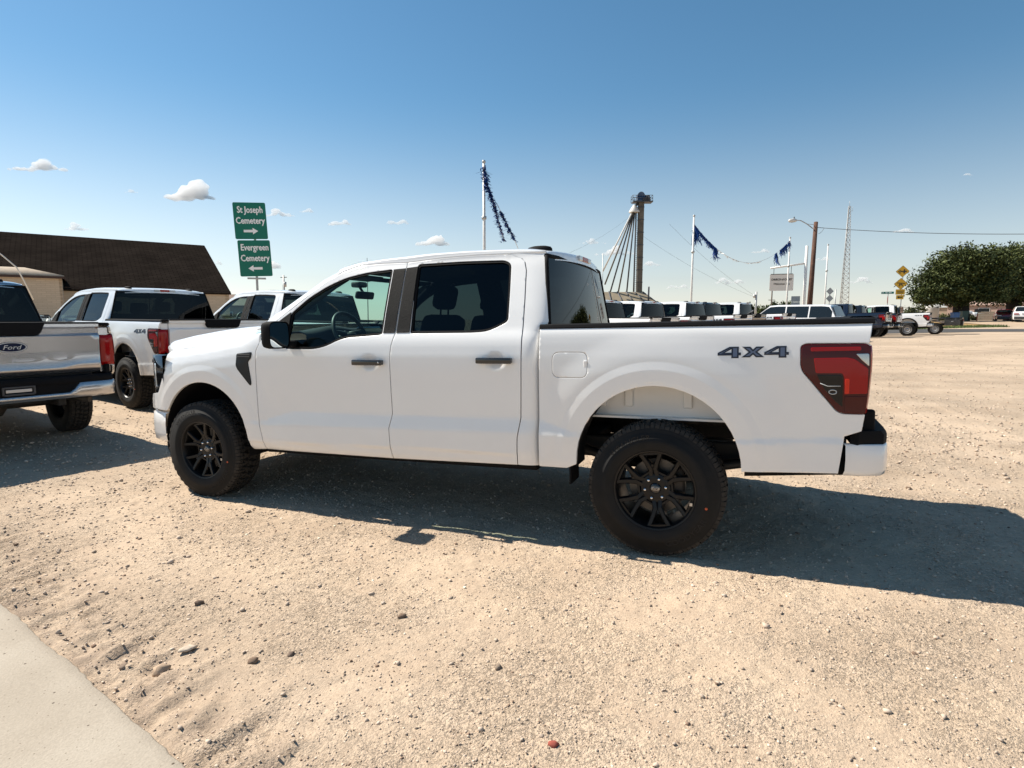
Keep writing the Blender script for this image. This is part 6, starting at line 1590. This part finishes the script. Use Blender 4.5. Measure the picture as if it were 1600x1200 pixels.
# mailbox post and bins under the tree
Wb = zr_(1526, 504, 66); gz = g(Wb[0], Wb[1]); T = thing('mailbox', "dark mailbox on a thin reddish post at the lawn edge", 'mailbox', (float(Wb[0]), float(Wb[1]), gz), .3)
q = MB(); q.tube([(0, 0, 0), (.03, 0, 1.25)], .045, 6); q.build('post', mat('rust_post', (.20, .06, .035), .8), T)
q = MB(); P = [[(x, .14 * math.cos(a), 1.30 + .16 * math.sin(a)) for a in np.linspace(0, PI, 8)] + [(x, -.14, 1.10), (x, .14, 1.10)] for x in (-.28, .28)]; q.add(P[0] + P[1], [(i_, (i_ + 1) % 10, 10 + (i_ + 1) % 10, 10 + i_) for i_ in range(10)] + [tuple(range(10)), tuple(range(19, 9, -1))]); q.build('box', SIGNK, T)
q = MB(); q.box((.05, .16, 1.38), (.05, .02, .22)); q.build('flag', SIGNR, T)
for (u_, v_, dep, c, lb, hh) in ((1492, 494, 67, (.04, .13, .32), "blue lidded bin left of the big tree trunk", 1.0), (1506, 493, 68, (.05, .10, .08), "dark green lidded bin right of the big tree trunk", 1.15)):
    Wb = zr_(u_, v_, dep); T = thing('bin', lb, 'bin', (float(Wb[0]), float(Wb[1]), g(Wb[0], Wb[1])), .2)
    q = MB(); q.add([(-.26, -.3, .08), (.26, -.3, .08), (.26, .3, .08), (-.26, .3, .08), (-.33, -.38, hh), (.33, -.38, hh), (.33, .38, hh), (-.33, .38, hh)], [(3, 2, 1, 0), (0, 1, 5, 4), (1, 2, 6, 5), (2, 3, 7, 6), (3, 0, 4, 7)]); q.build('tub', mat('bin_%.2f' % c[1], c, .5), T)
    q = MB(); q.box((0, 0, hh + .04), (.72, .82, .08), bev=.03); q.build('lid', mat('bin_%.2f' % c[1], c, .5), T)
    for s in (-1, 1): q = MB(); q.lathe([(.001, -.03), (.11, -.03), (.11, .03), (.001, .03)], 12, 'x', (s * .28, .3, .11)); q.build('wheel', RUBBER, T)

# ------------------------------------------------------------------ trees
def leafmat(name, c0, c1):
    m, n, l, b = nmat(name); an = n.new("ShaderNodeAttribute"); an.attribute_name = 'tone'
    r = n.new("ShaderNodeValToRGB"); r.color_ramp.elements[0].color = (*c0, 1); r.color_ramp.elements[1].color = (*c1, 1)
    l.new(an.outputs["Fac"], r.inputs[0]); l.new(r.outputs[0], b.inputs["Base Color"]); b.inputs["Roughness"].default_value = .65; b.inputs["Specular IOR Level"].default_value = .25
    return m
LEAF = leafmat('leaves', (.018, .032, .009), (.125, .145, .042)); LEAF2 = leafmat('leaves_pale', (.035, .050, .018), (.12, .12, .045)); BARK = mat('bark', (.030, .022, .017), .9, noise=.3, nscale=5)
def crown_mesh(name, lobes, nleaf, size, seed, m, twig=.0):
    """leaf-sized faces spread through a set of uneven lobes; the clumps leave gaps"""
    rs = np.random.RandomState(seed); L_ = np.array([l_[:3] for l_ in lobes]); R_ = np.array([l_[3:6] for l_ in lobes]); vol = np.prod(R_, 1) ** .7; pr = vol / vol.sum()
    nc = max(12, nleaf // 26); ci = rs.choice(len(lobes), nc, p=pr); d = rs.randn(nc, 3); d /= np.linalg.norm(d, axis=1)[:, None]; rad = rs.uniform(.45, 1.14, nc) ** .6
    cc_ = L_[ci] + d * rad[:, None] * R_[ci] * (1 + .16 * rs.randn(nc, 1)); tone_c = np.clip(.42 + .22 * rs.randn(nc), 0, 1)
    k = rs.randint(0, nc, nleaf); cr = (R_[ci].mean(1) * .20)[k][:, None]; p = cc_[k] + rs.randn(nleaf, 3) * cr * np.array([1, 1, .7])
    if twig > 0:
        sel = rs.rand(nleaf) < .03; p[sel] += (d[k[sel]] + np.array([0, 0, .5])) * rs.uniform(.2, 1., (sel.sum(), 1)) * twig
    nrm = rs.randn(nleaf, 3) + np.array([0, 0, .7]); nrm /= np.linalg.norm(nrm, axis=1)[:, None]
    t1 = np.cross(nrm, rs.randn(nleaf, 3)); t1 /= np.linalg.norm(t1, axis=1)[:, None]; t2 = np.cross(nrm, t1); s = size * rs.uniform(.5, 1.35, (nleaf, 1))
    V = np.stack([p - t1 * s, p + t2 * s * .5, p + t1 * s, p - t2 * s * .5], 1).reshape(-1, 3)
    me = bpy.data.meshes.new(name); fast_mesh(me, V, np.arange(nleaf * 4).reshape(-1, 4)); tn = np.clip(tone_c[k] + .18 * rs.randn(nleaf), 0, 1)
    a = me.attributes.new('tone', 'FLOAT', 'POINT'); a.data.foreach_set('value', np.repeat(tn, 4).astype(np.float32)); me.materials.append(m); return me
def tree(name, label, cat, u_, v_, dep, H, lobes, nleaf, size, seed, m, trunk=True, group=None, tr=.45, twig=0., fork=None):
    W = zr_(u_, v_, dep); gz = g(W[0], W[1]); T = thing(name, label, cat, (float(W[0]), float(W[1]), gz - .05), -YAW, group)
    link('crown', crown_mesh('crown', lobes, nleaf, size, seed, m, twig), T)
    if trunk:
        rs = np.random.RandomState(seed); q = MB(); f0 = fork or H * .28
        q.tube([(0, 0, -.1), (.05, 0, f0 * .5), (.0, .05, f0)], [tr * 1.25, tr, tr * .95], 10)
        for l_ in lobes[:9]:
            e = Vector(l_[:3]); q.tube([(0, .05, f0 * .93), e * .45 + Vector((0, 0, f0 * .42)), e * .9 + Vector((rs.randn() * .3, rs.randn() * .3, 0))], [tr * .62, tr * .34, tr * .1], 7)
        q.build('trunk', BARK, T)
    return T
kk = 70 / 900
def lobes_from(pts, dep, u0, v0, seed=0):
    rs = np.random.RandomState(seed); s = dep / 900
    return [((u_ - u0) * s, rs.uniform(-1.5, 1.5), (v0 - v_) * s, ru * s, ru * s * rs.uniform(.8, 1.1), rv * s) for (u_, v_, ru, rv) in pts]
tree('shade_tree', "big dark green shade tree whose trunk stands behind the black flatbed", 'tree', 1500, 496, 70, 9, lobes_from([(1445, 440, 26, 20), (1432, 460, 17, 13), (1470, 418, 30, 22), (1492, 402, 32, 18), (1480, 452, 34, 17), (1520, 425, 34, 25), (1535, 408, 26, 20), (1512, 452, 30, 14), (1548, 442, 26, 20), (1460, 447, 28, 17), (1500, 430, 36, 26)], 70, 1500, 497, 1), 60000, .155, 11, LEAF, tr=.85, twig=.22, fork=2.6, group='large trees across the road')
tree('shade_tree', "second dark shade tree at the right edge above the parked cars", 'tree', 1582, 494, 74, 9, lobes_from([(1555, 402, 26, 17), (1580, 398, 32, 18), (1605, 402, 34, 20), (1560, 430, 26, 22), (1595, 430, 36, 26), (1577, 450, 26, 14), (1612, 455, 30, 20), (1640, 420, 36, 30), (1560, 455, 18, 10)], 74, 1582, 495, 2), 48000, .155, 12, LEAF, tr=.8, twig=.22, fork=3.0, group='large trees across the road')
for (u_, v_, dep, w_, h_, n_, mt, lb) in ((1428, 492, 66, 17, 22, 5000, LEAF2, "pale green bush below the left side of the big tree"), (1470, 495, 82, 20, 9, 2500, LEAF2, "brownish low shrub between the white tank and the trunk"), (1516, 495, 86, 8, 9, 1200, LEAF2, "green shrub among the white tanks"), (1388, 485, 120, 16, 9, 2500, LEAF, "round dark bush behind the street name sign"), (1345, 487, 150, 14, 5, 1200, LEAF, "low dark bush left of the street name sign, beyond the dark pickups")):
    s = dep / 900; tree('bush', lb, 'bush', u_, v_, dep, 3, [(0, 0, h_ * s * .55, w_ * s, w_ * s * .8, h_ * s * .6), (w_ * s * .5, .3, h_ * s * .35, w_ * s * .6, w_ * s * .6, h_ * s * .4), (-w_ * s * .5, -.2, h_ * s * .4, w_ * s * .6, w_ * s * .6, h_ * s * .45)], n_, .16 * dep / 80, int(u_), mt, trunk=False)
for (u_, w_, h_, dep, lb) in ((1166, 14, 18, 190, "far dark tree left of the short grey pole"), (1197, 12, 16, 185, "far dark tree right of the short grey pole"), (1222, 16, 21, 180, "tallest of the far dark trees, behind the church sign post"), (1252, 11, 15, 185, "far dark tree beside the brown utility pole"), (1330, 12, 14, 190, "far dark tree at the foot of the lattice tower")):
    s = dep / 900; tree('far_tree', lb, 'tree', u_, 490, dep, h_ * s, [(0, 0, (h_ + 6) * s * .75, w_ * s, w_ * s, h_ * s * .42), (w_ * s * .7, 0, (h_ + 6) * s * .6, w_ * s * .7, w_ * s, h_ * s * .34), (-w_ * s * .7, 0, (h_ + 6) * s * .62, w_ * s * .7, w_ * s, h_ * s * .34)], 2600, .38, int(u_), LEAF, group='far trees on the horizon', tr=.4)

# ------------------------------------------------------------------ clouds
CM = bpy.data.materials.new('cloud_vapour'); CM.use_nodes = True; cn, cl_ = CM.node_tree.nodes, CM.node_tree.links; cn.clear()
co = cn.new("ShaderNodeOutputMaterial"); pv = cn.new("ShaderNodeVolumePrincipled"); pv.inputs["Color"].default_value = (.99, .985, .98, 1); pv.inputs["Density"].default_value = .045; pv.inputs["Anisotropy"].default_value = .0; cl_.new(pv.outputs[0], co.inputs["Volume"])
def cloud(u_, v_, w_, h_, label, seed, dep=2600.):
    rs = np.random.RandomState(seed); W = zr_(u_, v_, dep); s = dep / 900; bm = bmesh.new(); V = []; F = []; o = 0
    n_ = 22
    for k in range(n_):
        t = (k + .5) / n_ * 2 - 1 + rs.randn() * .12; env = max(.12, 1 - abs(t) ** 1.6) * (.65 + .35 * math.sin(t * 5 + seed)); r_ = h_ * s * .27 * (.45 + .55 * env) * rs.uniform(.8, 1.45); hh = h_ * s * .85 * env * rs.uniform(.0, 1.)
        v = IV3 * (1 + .22 * np.sin(IV3 @ rs.randn(3) * 4 + rs.rand() * 6) + .14 * np.sin(IV3 @ rs.randn(3) * 9))[:, None] * r_ * np.array([1.25, 1.25, .8]); v[:, 2] = np.where(v[:, 2] < 0, v[:, 2] * .55, v[:, 2])
        V.append(v + np.array([t * w_ * s * .48, rs.randn() * r_ * .4, hh])); F.append(IF3 + o); o += len(v)
    me = bpy.data.meshes.new('cloud'); fast_mesh(me, np.concatenate(V), np.concatenate(F)); me.polygons.foreach_set("use_smooth", np.ones(len(me.polygons), bool))
    # one closed skin, so the vapour inside is even
    o_ = link('cloud', me); o_.location = W; o_.rotation_euler = (0, 0, -YAW)
    md = o_.modifiers.new('skin', 'REMESH'); md.mode = 'VOXEL'; md.voxel_size = max(4., h_ * s * .07)
    me2 = bpy.data.meshes.new_from_object(o_.evaluated_get(bpy.context.evaluated_depsgraph_get())); o_.modifiers.clear(); o_.data = me2
    me2.materials.clear(); me2.materials.append(CM); tag(o_, label, 'cloud', 'small fair weather clouds')
IV3, IF3 = ico(3)
for k, (u_, v_, w_, h_, lb) in enumerate(((62, 262, 84, 22, "wispy white cloud at the upper left above the hall roof"), (296, 304, 78, 34, "brightest puffy white cloud, left of the green signs"), (120, 357, 44, 12, "small white cloud just above the dark hall roof"), (437, 335, 44, 15, "white cloud just right of the upper green sign"), (428, 416, 18, 17, "small round cloud touching the lower green sign's right edge"), (530, 349, 34, 13, "small cloud above the foreground windscreen"), (622, 348, 40, 11, "small cloud above the front door of the foreground truck"), (676, 379, 56, 20, "white cloud just above the foreground cab roof"), (340, 412, 24, 7, "tiny cloud beside the hall's right roof edge"), (925, 379, 44, 9, "flat pair of clouds left of the grain elevator"), (1018, 413, 30, 10, "pale cloud immediately right of the elevator leg"), (1140, 441, 50, 12, "low pale cloud left of the church sign"), (1190, 393, 30, 9, "tiny cloud on the sagging streamer line"), (1412, 361, 32, 11, "small cloud high above the yellow warning signs"), (1345, 440, 46, 12, "low pale cloud right of the lattice tower"), (1512, 273, 20, 6, "faint small cloud alone in the upper right sky"), (965, 395, 60, 16, "pale cloud behind the fanned elevator spouts"), (868, 398, 30, 9, "small low cloud just right of the cab's roof antenna"), (1060, 449, 40, 10, "low pale cloud left of the second flagpole near the horizon"), (1285, 405, 26, 8, "tiny cloud between the brown pole and the bare white pole"), (480, 330, 26, 8, "faint small cloud right of the upper green sign's cloud"), (205, 300, 22, 7, "faint small cloud left of the brightest puffy cloud"))):
    cloud(u_, v_ + h_ * .2, w_, h_, lb, 100 + k)
